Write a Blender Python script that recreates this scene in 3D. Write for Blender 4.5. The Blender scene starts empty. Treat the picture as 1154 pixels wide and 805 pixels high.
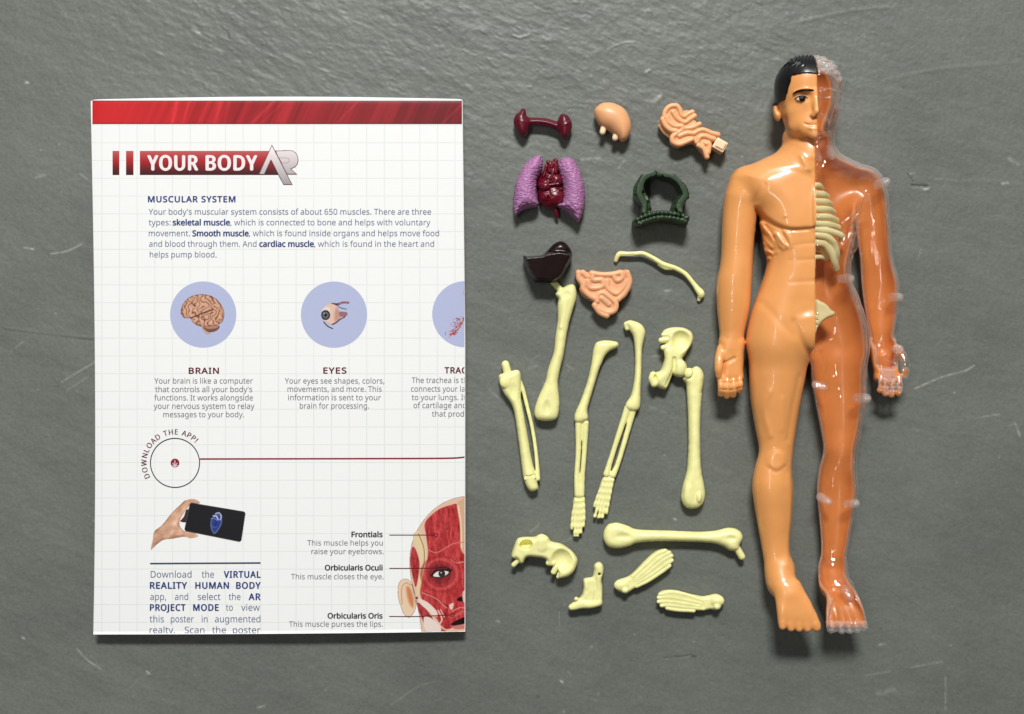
import bpy, math, random
import numpy as np
# ---------------------------------------------------------------- units
# everything is laid out in "layout units" (1 unit = 0.43 mm); y runs down the table, z up
S = 0.00043
CX, CY = 577.0, 402.5          # point of the floor right under the camera
H = 1500.0                     # height of the camera
rng = np.random.default_rng(7)
random.seed(7)
scene = bpy.context.scene
COL = scene.collection

def eye(p, z, z0=0.0):
    """layout point of something seen at p that lies at height z (expressed in the plane of height z0)"""
    f = (1 - z / H) / (1 - z0 / H)
    return (CX + (p[0] - CX) * f, CY + (p[1] - CY) * f)

def W(x, y, z):
    return ((x - CX) * S, -(y - CY) * S, z * S)

def Z(x0, y0, s):
    return lambda pts: [(x0 + p[0] / s, y0 + p[1] / s) + tuple(p[2:]) for p in pts]

# ---------------------------------------------------------------- noise
def _hash(i, j, k, seed):
    n = (i * 374761393 + j * 668265263 + k * 2147483647 + seed * 974711) & 0xffffffff
    n = ((n ^ (n >> 13)) * 1274126177) & 0xffffffff
    n = n ^ (n >> 16)
    return (n & 0xffff) / 65535.0

def vnoise(x, y, z=0.0, seed=0):
    x, y, z = np.broadcast_arrays(np.asarray(x, float), np.asarray(y, float), np.asarray(z, float))
    i, j, k = (np.floor(a).astype(np.int64) for a in (x, y, z))
    fx, fy, fz = x - i, y - j, z - k
    fx, fy, fz = (f * f * f * (f * (f * 6 - 15) + 10) for f in (fx, fy, fz))
    def l(a, b, t): return a + (b - a) * t
    if not np.any(z):
        return l(l(_hash(i, j, k, seed), _hash(i + 1, j, k, seed), fx),
                 l(_hash(i, j + 1, k, seed), _hash(i + 1, j + 1, k, seed), fx), fy) * 2 - 1
    c = [l(l(_hash(i, j, k + d, seed), _hash(i + 1, j, k + d, seed), fx),
           l(_hash(i, j + 1, k + d, seed), _hash(i + 1, j + 1, k + d, seed), fx), fy) for d in (0, 1)]
    return l(c[0], c[1], fz) * 2 - 1

def worley(x, y, seed=0):
    """distance to the border between jittered cells"""
    i, j = np.floor(x).astype(np.int64), np.floor(y).astype(np.int64)
    f1 = np.full(x.shape, 9.0); f2 = f1.copy()
    for a in (-1, 0, 1):
        for b in (-1, 0, 1):
            px = i + a + 0.1 + 0.8 * _hash(i + a, j + b, np.zeros_like(i), seed); py = j + b + 0.1 + 0.8 * _hash(i + a, j + b, np.ones_like(i), seed)
            d = np.hypot(x - px, y - py)
            f2 = np.minimum(f2, np.maximum(f1, d)); f1 = np.minimum(f1, d)
    return f2 - f1

def fbm(x, y, oct=4, seed=0):
    a, r = 0.5, 0
    for o in range(oct):
        r = r + a * vnoise(x * 2 ** o, y * 2 ** o, 0.0, seed + o * 17)
        a *= 0.5
    return r

# ---------------------------------------------------------------- curves
def spline(pts, n=5, closed=False):
    P = np.array(pts, float)
    N = len(P)
    if N < 3 and not closed:
        t = np.linspace(0, 1, n + 1)[:, None]
        return P[0] * (1 - t) + P[1] * t
    out = []
    rngi = range(N if closed else N - 1)
    for i in rngi:
        if closed:
            a, b, c, d = P[(i - 1) % N], P[i], P[(i + 1) % N], P[(i + 2) % N]
        else:
            b, c = P[i], P[i + 1]
            a = P[i - 1] if i > 0 else 2 * b - c
            d = P[i + 2] if i + 2 < N else 2 * c - b
        for t in np.arange(n) / n:
            out.append(0.5 * (2 * b + (c - a) * t + (2 * a - 5 * b + 4 * c - d) * t * t + (3 * b - a - 3 * c + d) * t ** 3))
    if not closed:
        out.append(P[-1])
    return np.array(out)

def polysdf(X, Y, poly):
    d2 = np.full(X.shape, 1e12)
    inside = np.zeros(X.shape, bool)
    P = np.asarray(poly, float)[:, :2]
    for i in range(len(P)):
        x1, y1 = P[i - 1]; x2, y2 = P[i]
        ex, ey = x2 - x1, y2 - y1
        L = ex * ex + ey * ey
        if L < 1e-12: continue
        t = np.clip(((X - x1) * ex + (Y - y1) * ey) / L, 0, 1)
        d2 = np.minimum(d2, (X - x1 - t * ex) ** 2 + (Y - y1 - t * ey) ** 2)
        c = (y1 > Y) != (y2 > Y)
        if ey != 0:
            inside ^= c & (X < x1 + (Y - y1) / ey * ex)
    d = np.sqrt(d2)
    return np.where(inside, -d, d)

def linedist(X, Y, pts):
    d2 = np.full(X.shape, 1e12)
    P = np.asarray(pts, float)[:, :2]
    for i in range(1, len(P)):
        x1, y1 = P[i - 1]; ex, ey = P[i] - P[i - 1]
        L = ex * ex + ey * ey + 1e-12
        t = np.clip(((X - x1) * ex + (Y - y1) * ey) / L, 0, 1)
        d2 = np.minimum(d2, (X - x1 - t * ex) ** 2 + (Y - y1 - t * ey) ** 2)
    return np.sqrt(d2)

def blur(A, n):
    n = int(round(n))
    for ax in (0, 1):
        for _ in range(2):
            c = np.cumsum(np.pad(A, [(n + 1, n) if a == ax else (0, 0) for a in (0, 1)], mode='edge'), axis=ax)
            if ax == 0: A = (c[2 * n + 1:, :] - c[:-(2 * n + 1), :]) / (2 * n + 1)
            else: A = (c[:, 2 * n + 1:] - c[:, :-(2 * n + 1)]) / (2 * n + 1)
    return A

def smin(a, b, k):
    if k <= 0: return np.minimum(a, b)
    h = np.clip(k - np.abs(a - b), 0, None) / k
    return np.minimum(a, b) - h * h * k * 0.25

def sstep(a, b, x):
    t = np.clip((x - a) / (b - a), 0, 1)
    return t * t * (3 - 2 * t)

# ---------------------------------------------------------------- solid modelling on a voxel field
class Vol:
    def __init__(s, x0, y0, x1, y1, z0, z1, h):
        s.h = h
        s.x = np.arange(x0, x1 + h, h); s.y = np.arange(y0, y1 + h, h); s.z = np.arange(z0, z1 + h, h)
        s.F = np.full((len(s.x), len(s.y), len(s.z)), 20.0, np.float32)
        s.o = (x0, y0, z0)
        s.X2, s.Y2 = np.meshgrid(s.x, s.y, indexing='ij')
    def block(s, lo, hi):
        sl = []
        for a, l, h in zip((s.x, s.y, s.z), lo, hi):
            i = max(0, int(np.floor((l - a[0]) / s.h))); j = min(len(a), int(np.ceil((h - a[0]) / s.h)) + 1)
            if j <= i: return None, None
            sl.append(slice(i, j))
        sl = tuple(sl)
        return sl, (s.x[sl[0]][:, None, None], s.y[sl[1]][None, :, None], s.z[sl[2]][None, None, :])
    def put(s, sl, d, k, op):
        f = s.F[sl]
        if op == 'add': s.F[sl] = smin(f, d, k)
        else: s.F[sl] = -smin(-f, d, k)
    def tube(s, pts, k=1.5, zs=1.0, op='add', n=5, smooth=True):
        """pts: (x, y, z, r)"""
        P = spline(pts, n) if smooth and len(pts) > 2 else np.array(pts, float)
        m = k + 5
        R = P[:, 3].max()
        lo = P[:, :3].min(0) - R - m; hi = P[:, :3].max(0) + R + m
        sl, g = s.block(lo, hi)
        if sl is None: return
        d = np.full(s.F[sl].shape, 20.0, np.float32)
        base = [q.start for q in sl]
        for a, b in zip(P[:-1], P[1:]):
            r = max(a[3], b[3])
            l2 = np.minimum(a[:3], b[:3]) - r - m; h2 = np.maximum(a[:3], b[:3]) + r + m
            s2, g2 = s.block(l2, h2)
            if s2 is None: continue
            ab = b[:3] - a[:3]; L = (ab[:2] ** 2).sum() + (ab[2] / zs) ** 2 + 1e-9
            dx, dy, dz = g2[0] - a[0], g2[1] - a[1], (g2[2] - a[2]) / zs
            t = np.clip((dx * ab[0] + dy * ab[1] + dz * ab[2] / zs) / L, 0, 1)
            dd = np.sqrt((dx - t * ab[0]) ** 2 + (dy - t * ab[1]) ** 2 + (dz - t * ab[2] / zs) ** 2) - (a[3] + t * (b[3] - a[3]))
            loc = tuple(slice(q.start - o, q.stop - o) for q, o in zip(s2, base))
            d[loc] = np.minimum(d[loc], dd)
        s.put(sl, d, k, op)
    def limb(s, pts, k=1.5, zs=1.0):
        """a limb that runs along y: (x, y, z, r) stations joined by a smooth curve"""
        P = spline(pts, 24); R = P[:, 3].max() + k + 5
        sl, g = s.block((P[:, 0].min() - R, P[0, 1], P[:, 2].min() - R), (P[:, 0].max() + R, P[-1, 1], P[:, 2].max() + R))
        y = g[1].ravel()
        cx, cz, r = (blur(np.tile(np.interp(y, P[:, 1], P[:, i])[:, None], (1, 3)), 3)[:, 0][None, :, None] for i in (0, 2, 3))
        s.put(sl, (np.sqrt((g[0] - cx) ** 2 + ((g[2] - cz) / zs) ** 2) - r).astype(np.float32), k, 'add')
    def ell(s, c, r, k=1.5, op='add', ang=0.0):
        m = k + 5; R = max(r)
        sl, g = s.block(np.array(c) - R - m, np.array(c) + R + m)
        if sl is None: return
        dx, dy, dz = g[0] - c[0], g[1] - c[1], g[2] - c[2]
        ca, sa = math.cos(ang), math.sin(ang)
        dx, dy = dx * ca + dy * sa, -dx * sa + dy * ca
        k0 = np.sqrt((dx / r[0]) ** 2 + (dy / r[1]) ** 2 + (dz / r[2]) ** 2)
        k1 = np.sqrt((dx / r[0] ** 2) ** 2 + (dy / r[1] ** 2) ** 2 + (dz / r[2] ** 2) ** 2) + 1e-6
        s.put(sl, k0 * (k0 - 1) / k1, k, op)
    def box(s, c, hx, hy, hz, ang=0.0, rnd=0.8, k=0.5, op='add'):
        R = math.hypot(hx, hy) + k + 4
        sl, g = s.block((c[0] - R, c[1] - R, c[2] - hz - 5), (c[0] + R, c[1] + R, c[2] + hz + 5))
        if sl is None: return
        dx, dy = g[0] - c[0], g[1] - c[1]
        ca, sa = math.cos(ang), math.sin(ang)
        dx, dy = dx * ca + dy * sa, -dx * sa + dy * ca
        q = [np.abs(dx) - hx + rnd, np.abs(dy) - hy + rnd, np.abs(g[2] - c[2]) - hz + rnd]
        d = np.sqrt(sum(np.maximum(a, 0) ** 2 for a in q)) + np.minimum(np.maximum(np.maximum(q[0], q[1]), q[2]), 0) - rnd
        s.put(sl, d, k, op)
    def pillow(s, poly, zc, T, R, k=2.0, bl=0, smooth=True, op='add', flat=None, n=5):
        """outline blown up to half thickness T with edges rounded over the width R; flat cuts the underside"""
        P = spline(poly, n, True) if smooth else np.array(poly, float)
        m = k + 5
        sl, g = s.block((P[:, 0].min() - m, P[:, 1].min() - m, zc - T - m), (P[:, 0].max() + m, P[:, 1].max() + m, zc + T + m))
        d = polysdf(s.X2[sl[:2]], s.Y2[sl[:2]], P)
        if bl:
            w = sstep(0, R, -d); d = d * (1 - w) + blur(d, bl / s.h) * w
        q = np.maximum(d + R, 0)[:, :, None]
        zz = np.abs(g[2] - zc) * (R / T)
        dd = np.sqrt(q * q + zz * zz) - R
        if T < R: dd = dd * (0.4 + 0.6 * T / R)
        s.put(sl, dd.astype(np.float32), k, op)
    def disp(s, D):
        s.F -= D[:, :, None].astype(np.float32)
    def top(s, x, y):
        i = int(round((x - s.x[0]) / s.h)); j = int(round((y - s.y[0]) / s.h))
        c = s.F[min(max(i, 0), len(s.x) - 1), min(max(j, 0), len(s.y) - 1)]
        ins = np.nonzero(c < 0)[0]
        return float(s.z[ins[-1]] + s.h * 0.5) if len(ins) else 0.0

def nets(F, o, h, smooth=1):
    """surface nets: field -> vertices, quads (layout space, y down)"""
    F = np.pad(F, 1, constant_values=10.0)
    o = np.array(o, float) - h
    B = F < 0
    c = np.zeros(tuple(n - 1 for n in F.shape), np.uint8)
    for dx in (0, 1):
        for dy in (0, 1):
            for dz in (0, 1):
                c += B[dx:B.shape[0] - 1 + dx, dy:B.shape[1] - 1 + dy, dz:B.shape[2] - 1 + dz]
    act = (c > 0) & (c < 8)
    I = np.argwhere(act)
    idx = np.full(act.shape, -1, np.int64); idx[act] = np.arange(len(I))
    acc = np.zeros((len(I), 3)); cnt = np.zeros(len(I))
    cor = [(a, b, d) for a in (0, 1) for b in (0, 1) for d in (0, 1)]
    val = {q: F[I[:, 0] + q[0], I[:, 1] + q[1], I[:, 2] + q[2]] for q in cor}
    for a in cor:
        for ax in range(3):
            if a[ax]: continue
            b = list(a); b[ax] = 1; b = tuple(b)
            va, vb = val[a], val[b]
            m = (va < 0) != (vb < 0)
            t = np.where(m, va / np.where(m, va - vb, 1), 0)
            p = np.array(a, float)[None, :] + t[:, None] * np.eye(3)[ax][None, :]
            acc += p * m[:, None]; cnt += m
    V = o + (I + acc / cnt[:, None]) * h
    Q = []
    for ax in range(3):
        u, v = [(1, 2), (2, 0), (0, 1)][ax]
        s0 = [slice(None)] * 3; s1 = [slice(None)] * 3
        s0[ax] = slice(0, -1); s1[ax] = slice(1, None)
        A, C = B[tuple(s0)], B[tuple(s1)]
        E = np.argwhere(A != C)
        E = E[(E[:, u] > 0) & (E[:, v] > 0) & (E[:, u] < F.shape[u] - 1) & (E[:, v] < F.shape[v] - 1)]
        fl = A[E[:, 0], E[:, 1], E[:, 2]]
        def at(du, dv):
            e = E.copy(); e[:, u] -= du; e[:, v] -= dv
            return idx[e[:, 0], e[:, 1], e[:, 2]]
        q = np.stack([at(1, 1), at(0, 1), at(0, 0), at(1, 0)], 1)
        q[~fl] = q[~fl][:, ::-1]
        Q.append(q)
    Q = np.concatenate(Q)
    e = np.concatenate([Q[:, [0, 1]], Q[:, [1, 2]], Q[:, [2, 3]], Q[:, [3, 0]]])
    for _ in range(smooth):
        A = np.zeros_like(V); n = np.bincount(e.ravel(), minlength=len(V)).astype(float)
        for ax in range(3):
            A[:, ax] = np.bincount(e[:, 0], V[e[:, 1], ax], len(V)) + np.bincount(e[:, 1], V[e[:, 0], ax], len(V))
        V = V * 0.5 + 0.5 * A / n[:, None]
    return V, Q

# ---------------------------------------------------------------- Blender objects
def raw_mesh(name, V, faces, smooth=True):
    me = bpy.data.meshes.new(name)
    V = np.asarray(V, np.float32)
    if isinstance(faces, np.ndarray):
        n, k = faces.shape
        me.vertices.add(len(V)); me.vertices.foreach_set('co', V.ravel())
        me.loops.add(n * k); me.loops.foreach_set('vertex_index', faces.astype(np.int32).ravel())
        me.polygons.add(n); me.polygons.foreach_set('loop_start', np.arange(0, n * k, k, dtype=np.int32))
        me.polygons.foreach_set('loop_total', np.full(n, k, np.int32))
        me.update(calc_edges=True)
    else:
        me.from_pydata([tuple(v) for v in V], [], faces)
    if smooth:
        me.polygons.foreach_set('use_smooth', np.ones(len(me.polygons), bool))
    me.validate(); me.update()
    return me

def link(name, me, mat, parent=None, loc=None):
    o = bpy.data.objects.new(name, me)
    if mat: me.materials.append(mat)
    COL.objects.link(o)
    if parent:
        o.parent = parent
        base = np.array(parent['_loc'])
    elif loc is not None:
        base = np.array(loc); o.location = loc; o['_loc'] = list(loc)
    else:
        base = np.zeros(3)
    if np.any(base):
        n = len(me.vertices); c = np.empty(n * 3, np.float32); me.vertices.foreach_get('co', c)
        me.vertices.foreach_set('co', (c.reshape(-1, 3) - base.astype(np.float32)).ravel()); me.update()
    return o

def tag(o, label=None, cat=None, group=None, kind=None):
    if label: o['label'] = label
    if cat: o['category'] = cat
    if group: o['group'] = group
    if kind: o['kind'] = kind
    return o

def empty(name, loc, label, cat, group=None):
    o = bpy.data.objects.new(name, None); COL.objects.link(o)
    o.location = loc; o['_loc'] = list(loc); o.empty_display_size = 0.01
    return tag(o, label, cat, group)

def to_world(V, zref=0.0):
    f = 1 - zref / H
    return np.stack([(V[:, 0] - CX) * S * f, -(V[:, 1] - CY) * S * f, V[:, 2] * S], 1)

def solid(name, vol, mat, parent=None, zref=6.0, smooth=1, F=None, drop=True):
    """mesh a voxel field; a top-level solid is put down on the floor with its origin at its base"""
    V, Q = nets(vol.F if F is None else F, vol.o, vol.h, smooth)
    if drop and parent is None: V[:, 2] -= V[:, 2].min()
    Wd = to_world(V, zref)
    me = raw_mesh(name, Wd, Q[:, ::-1])
    loc = None
    if parent is None:
        loc = (float((Wd[:, 0].min() + Wd[:, 0].max()) / 2), float((Wd[:, 1].min() + Wd[:, 1].max()) / 2), 0.0)
    return link(name, me, mat, parent, loc)

# ---------------------------------------------------------------- materials
def srgb(r, g, b):
    return tuple(((c / 255) / 12.92 if c / 255 <= 0.04045 else ((c / 255 + 0.055) / 1.055) ** 2.4) for c in (r, g, b)) + (1,)

def plastic(name, col, rough=0.4, sss=0.0, sss_r=(1, .6, .3), var=0.06, bump=0.15, bscale=2500, spec=0.5, coat=0.0):
    m = bpy.data.materials.new(name); m.use_nodes = True
    nt = m.node_tree; b = nt.nodes['Principled BSDF']; L = nt.links
    tc = nt.nodes.new('ShaderNodeTexCoord')
    n1 = nt.nodes.new('ShaderNodeTexNoise'); n1.inputs['Scale'].default_value = 130; n1.inputs['Detail'].default_value = 4
    L.new(tc.outputs['Object'], n1.inputs['Vector'])
    cr = nt.nodes.new('ShaderNodeValToRGB')
    c = np.array(col[:3])
    cr.color_ramp.elements[0].position = 0.3; cr.color_ramp.elements[1].position = 0.7
    cr.color_ramp.elements[0].color = tuple(c * (1 - var)) + (1,)
    cr.color_ramp.elements[1].color = tuple(np.minimum(c * (1 + var), 1)) + (1,)
    L.new(n1.outputs['Fac'], cr.inputs['Fac']); L.new(cr.outputs['Color'], b.inputs['Base Color'])
    n2 = nt.nodes.new('ShaderNodeTexNoise'); n2.inputs['Scale'].default_value = bscale; n2.inputs['Detail'].default_value = 3
    L.new(tc.outputs['Object'], n2.inputs['Vector'])
    bp = nt.nodes.new('ShaderNodeBump'); bp.inputs['Strength'].default_value = bump; bp.inputs['Distance'].default_value = 0.0001
    L.new(n2.outputs['Fac'], bp.inputs['Height']); L.new(bp.outputs['Normal'], b.inputs['Normal'])
    mr = nt.nodes.new('ShaderNodeMapRange'); mr.inputs['To Min'].default_value = rough * 0.85; mr.inputs['To Max'].default_value = rough * 1.2
    L.new(n1.outputs['Fac'], mr.inputs['Value']); L.new(mr.outputs['Result'], b.inputs['Roughness'])
    b.inputs['Specular IOR Level'].default_value = spec
    if sss:
        b.inputs['Subsurface Weight'].default_value = sss
        b.inputs['Subsurface Radius'].default_value = sss_r
        b.inputs['Subsurface Scale'].default_value = 0.0016
    if coat:
        b.inputs['Coat Weight'].default_value = coat; b.inputs['Coat Roughness'].default_value = 0.035
    return m

def flat(name, col, rough=0.45, attr=None):
    m = bpy.data.materials.new(name); m.use_nodes = True
    b = m.node_tree.nodes['Principled BSDF']
    b.inputs['Roughness'].default_value = rough; b.inputs['Specular IOR Level'].default_value = 0.25
    nt = m.node_tree
    tc = nt.nodes.new('ShaderNodeTexCoord'); n1 = nt.nodes.new('ShaderNodeTexNoise'); n1.inputs['Scale'].default_value = 1800
    nt.links.new(tc.outputs['Object'], n1.inputs['Vector'])
    mx = nt.nodes.new('ShaderNodeMix'); mx.data_type = 'RGBA'; mx.blend_type = 'MULTIPLY'; mx.inputs['Factor'].default_value = 0.12
    if attr:
        a = nt.nodes.new('ShaderNodeAttribute'); a.attribute_name = attr
        nt.links.new(a.outputs['Color'], mx.inputs['A'])
    else:
        mx.inputs['A'].default_value = col
    nt.links.new(n1.outputs['Color'], mx.inputs['B']); nt.links.new(mx.outputs['Result'], b.inputs['Base Color'])
    return m

M = {}
M['bone'] = plastic('bone plastic', srgb(244, 240, 168), 0.34, 0.12, (1, .9, .4), var=0.07)
M['peach'] = plastic('peach plastic', srgb(240, 178, 126), 0.38, 0.3, (1, .6, .35), var=0.05)
M['peach_light'] = plastic('pale peach plastic', srgb(246, 214, 176), 0.45, 0.3, (1, .6, .35))
M['pink_peach'] = plastic('pinkish peach plastic', srgb(240, 178, 132), 0.38, 0.3, (1, .6, .4))
M['maroon'] = plastic('maroon plastic', srgb(96, 14, 34), 0.34, 0.05)
M['heart'] = plastic('heart plastic', srgb(104, 12, 32), 0.28, 0.05)
M['lung'] = plastic('lung plastic', srgb(178, 122, 169), 0.45)
M['green'] = plastic('dark green plastic', srgb(44, 64, 40), 0.38)
M['liver'] = plastic('blackish brown plastic', srgb(25, 10, 8), 0.25, var=0.15, spec=0.35)
M['skin'] = plastic('skin plastic', srgb(238, 164, 95), 0.34, 0.1, (1, .45, .2), var=0.03, bump=0.03, coat=0.6)
M['shell_orange'] = plastic('back shell orange plastic', srgb(230, 148, 82), 0.3, 0.1, (1, .4, .2), var=0.07, bump=0.06, coat=0.4)
M['hair'] = plastic('black hair paint', srgb(16, 16, 19), 0.28, var=0.2)
M['eyewhite'] = plastic('eye white paint', srgb(238, 232, 224), 0.25)
M['black'] = plastic('black paint', srgb(10, 9, 9), 0.5, spec=0.25)
M['lip'] = plastic('lip paint', srgb(206, 116, 74), 0.3)
M['ribs'] = plastic('rib plastic', srgb(254, 250, 196), 0.36, 0.15, (1, .9, .4))

def clear_mat(name='clear plastic', tint=(0.962, 0.932, 0.908, 1), base=0.0):
    m = bpy.data.materials.new(name); m.use_nodes = True
    nt = m.node_tree; nt.nodes.remove(nt.nodes['Principled BSDF']); out = nt.nodes['Material Output']
    tr = nt.nodes.new('ShaderNodeBsdfTransparent'); tr.inputs['Color'].default_value = tint
    gl = nt.nodes.new('ShaderNodeBsdfGlossy'); gl.inputs['Roughness'].default_value = 0.03; gl.inputs['Color'].default_value = (1, .97, .95, 1)
    df = nt.nodes.new('ShaderNodeBsdfDiffuse'); df.inputs['Color'].default_value = (0.95, 0.9, 0.87, 1)
    lw = nt.nodes.new('ShaderNodeLayerWeight'); lw.inputs['Blend'].default_value = 0.5
    def mth(op, x, y):
        n = nt.nodes.new('ShaderNodeMath'); n.operation = op; n.inputs[1].default_value = y
        nt.links.new(x, n.inputs[0]); return n.outputs[0]
    haze = mth('MULTIPLY', mth('POWER', lw.outputs['Facing'], 4.5), 0.75)
    refl = mth('ADD', mth('MULTIPLY', mth('POWER', lw.outputs['Facing'], 5.0), 0.65), 0.06)
    haze = mth('ADD', haze, base)
    m1 = nt.nodes.new('ShaderNodeMixShader'); m2 = nt.nodes.new('ShaderNodeMixShader')
    L = nt.links
    L.new(haze, m1.inputs['Fac']); L.new(tr.outputs[0], m1.inputs[1]); L.new(df.outputs[0], m1.inputs[2])
    L.new(refl, m2.inputs['Fac']); L.new(m1.outputs[0], m2.inputs[1]); L.new(gl.outputs[0], m2.inputs[2])
    L.new(m2.outputs[0], out.inputs['Surface'])
    return m
M['clear'] = clear_mat()
M['frost'] = clear_mat('cloudy clear plastic', (0.98, 0.965, 0.955, 1), 0.13)
# ================================================================ loose organs
def vol_for(polys, zmax, h=0.7, m=7):
    P = np.concatenate([np.array(p, float)[:, :2] for p in polys])
    return Vol(P[:, 0].min() - m, P[:, 1].min() - m, P[:, 0].max() + m, P[:, 1].max() + m, -3, zmax, h)

def tubes(v, Zf, lines, r, z, k=0.5, s=1.0, n=5):
    """tubes at a constant height through zoomed points"""
    for l in lines:
        v.tube([(p[0], p[1], z, r) for p in Zf(l)], k=k, n=n)

# ---- kidneys
k1 = Z(570, 110, 11.5)
KL = k1([(212, 165), (250, 178), (268, 235), (300, 290), (318, 350), (300, 430), (262, 500), (215, 520), (165, 478), (115, 395), (100, 310), (130, 230), (180, 195)])
KR = k1([(735, 220), (790, 235), (840, 300), (858, 375), (840, 455), (800, 530), (745, 545), (700, 500), (680, 430), (660, 370), (670, 310), (700, 240)])
v = vol_for([KL, KR], 24, 0.6)
v.pillow(KL, 10, 10, 9, k=1, bl=1.5); v.pillow(KR, 10, 10, 9, k=1, bl=1.5)
v.tube([(p[0], p[1], 9, 4.6) for p in k1([(270, 318), (400, 318), (520, 330), (620, 360), (720, 400)])], k=2.5)
v.tube([(p[0], p[1], 13.2, 1.3) for p in k1([(280, 330), (400, 322), (520, 335), (620, 365), (700, 395)])], k=1.2)
v.tube([(p[0], p[1], z, 1.0) for p, z in zip(k1([(165, 322), (215, 338), (262, 350)]), (17.5, 19.2, 17.5))], k=1.2)
v.tube([(p[0], p[1], z, 1.0) for p, z in zip(k1([(722, 392), (770, 374), (822, 338)]), (17.5, 19.2, 17.5))], k=1.2)
v.tube([(p[0], p[1], 14 - i * 2, 2.2) for i, p in enumerate(k1([(225, 215), (225, 180)]))], k=2.5)
tag(solid('kidney_pair', v, M['maroon']), 'dark maroon pair of toy kidneys joined by a short bar', 'toy organ')

# ---- smooth peach half organ with two pegs
r1 = Z(560, 100, 4.1214)
ST = r1([(450, 108), (468, 84), (495, 71), (540, 73), (590, 100), (617, 150), (620, 200), (602, 240), (578, 252), (556, 232), (520, 203), (480, 180), (456, 145)])
v = vol_for([ST], 34, 0.7)
v.pillow(ST, 12, 15, 17, k=1, bl=4)
SP = empty('stomach_half', W(*ST[0][:2], 0), 'smooth pale peach half organ with two short pegs', 'toy organ')
solid('stomach_body', v, M['peach'], SP)
for a, b in (((497, 172), (488, 208)), ((556, 200), (546, 236))):
    w = vol_for([r1([a, b])], 24, 0.6)
    (ax, ay), (bx, by) = r1([a, b])
    w.tube([(ax, ay, 13, 3.4), (bx, by, 14, 3.4)], k=0)
    solid('peg', w, M['peach_light'], SP)

# ---- coiled peach organ with square block
k2 = Z(730, 110, 10.06)
CO = k2([(122, 320), (135, 250), (165, 190), (210, 130), (300, 95), (350, 110), (390, 155), (450, 150), (500, 180), (530, 225), (540, 270), (585, 335), (600, 365), (680, 405), (800, 440), (760, 500), (705, 560), (690, 640), (660, 712), (600, 640), (520, 545), (450, 545), (380, 570), (320, 578), (250, 530), (235, 450), (170, 390)])
v = vol_for([CO, k2([(900, 660)])], 30, 0.6)
v.pillow(CO, 8, 9, 4.5, k=0, bl=1)
tubes(v, k2, [[(175, 250), (185, 180), (235, 125), (310, 115), (350, 160), (365, 215), (400, 235), (445, 205), (490, 185)],
              [(270, 185), (315, 250), (375, 295), (415, 300), (460, 265), (515, 230)],
              [(200, 240), (225, 300), (300, 345), (370, 345), (375, 385), (320, 425), (268, 465), (272, 520), (335, 548), (410, 525), (490, 490)],
              [(155, 265), (190, 340), (250, 390), (310, 400)], [(420, 370), (490, 360), (570, 320)],
              [(345, 455), (420, 425), (500, 425)], [(500, 430), (600, 385), (700, 420), (780, 440)],
              [(540, 525), (570, 470), (625, 455), (700, 480), (735, 490)], [(560, 560), (620, 600), (655, 690)], [(640, 540), (680, 550), (668, 640)]],
      3.0, 16.6, 0.15)
tubes(v, k2, [[(140, 330), (185, 395), (240, 440)]], 2.8, 10, 0.2)
CP = empty('coiled_organ', W(*CO[0][:2], 0), 'peach coiled organ ending in a pale square block', 'toy organ')
solid('coil', v, M['peach'], CP)
v = vol_for([k2([(680, 440), (920, 680)])], 30, 0.6)
bx, by = k2([(800, 560)])[0]
v.box((bx, by, 11), 7.0, 6.4, 9, ang=math.radians(30), rnd=0.9)
v.box((bx + .5, by, 20.5), 4.8, 4.2, 1.2, ang=math.radians(30), rnd=1.0, k=1.2)
solid('block', v, M['peach_light'], CP)

# ---- lungs with heart
k3 = Z(570, 170, 8.47)
LL = k3([(330, 45), (350, 75), (355, 150), (330, 220), (300, 280), (295, 360), (300, 440), (315, 525), (260, 548), (200, 560), (150, 580), (95, 635), (76, 590), (70, 510), (75, 420), (82, 350), (110, 270), (150, 180), (210, 100), (280, 55)])
LR = k3([(500, 125), (530, 78), (580, 65), (640, 80), (690, 150), (730, 250), (755, 360), (757, 480), (735, 600), (692, 690), (640, 640), (560, 575), (490, 530), (510, 508), (538, 490), (545, 400), (535, 310), (505, 220), (490, 170)])
HT = k3([(385, 140), (420, 100), (480, 92), (500, 110), (490, 160), (508, 230), (540, 320), (548, 430), (520, 510), (470, 550), (400, 555), (330, 505), (303, 420), (305, 330), (300, 290), (350, 200)])
LP = empty('lungs_with_heart', W(*k3([(420, 400)])[0], 0), 'pair of wrinkled purple lungs with a dark red heart between', 'toy organ')
for nm, P, sd in (('lung', LL, 3), ('lung', LR, 9)):
    v = vol_for([P], 38, 0.55)
    v.pillow(P, 10, 20, 15, k=0, bl=2.5, n=4)
    cy = np.array(P)[:, 1].mean(); x0 = np.array(P)[:, 0].mean()
    wx, wy = v.X2 + 2.4 * vnoise(v.X2 / 8, v.Y2 / 6, 0, sd), v.Y2 + 2.2 * vnoise(v.X2 / 7, v.Y2 / 7, 0, sd + 1)
    sgn = 1 if sd == 3 else -1
    t = wy + 0.45 * sgn * wx * sstep(cy - 18, cy + 22, v.Y2)
    low = sstep(cy - 30, cy + 4, v.Y2)
    w1 = worley(wx / 4.0, wy / 3.5, sd); w2 = worley(wx / 7.0, t / 3.4, sd + 2)
    v.disp(1.6 * np.minimum((1 - low) * w1 + low * w2, 0.5) - 0.6)
    solid(nm, v, M['lung'], LP, zref=10, smooth=1)
v = vol_for([HT, k3([(500, 640)])], 36, 0.55)
v.pillow(HT, 7, 12, 12, k=0, bl=3)
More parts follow.
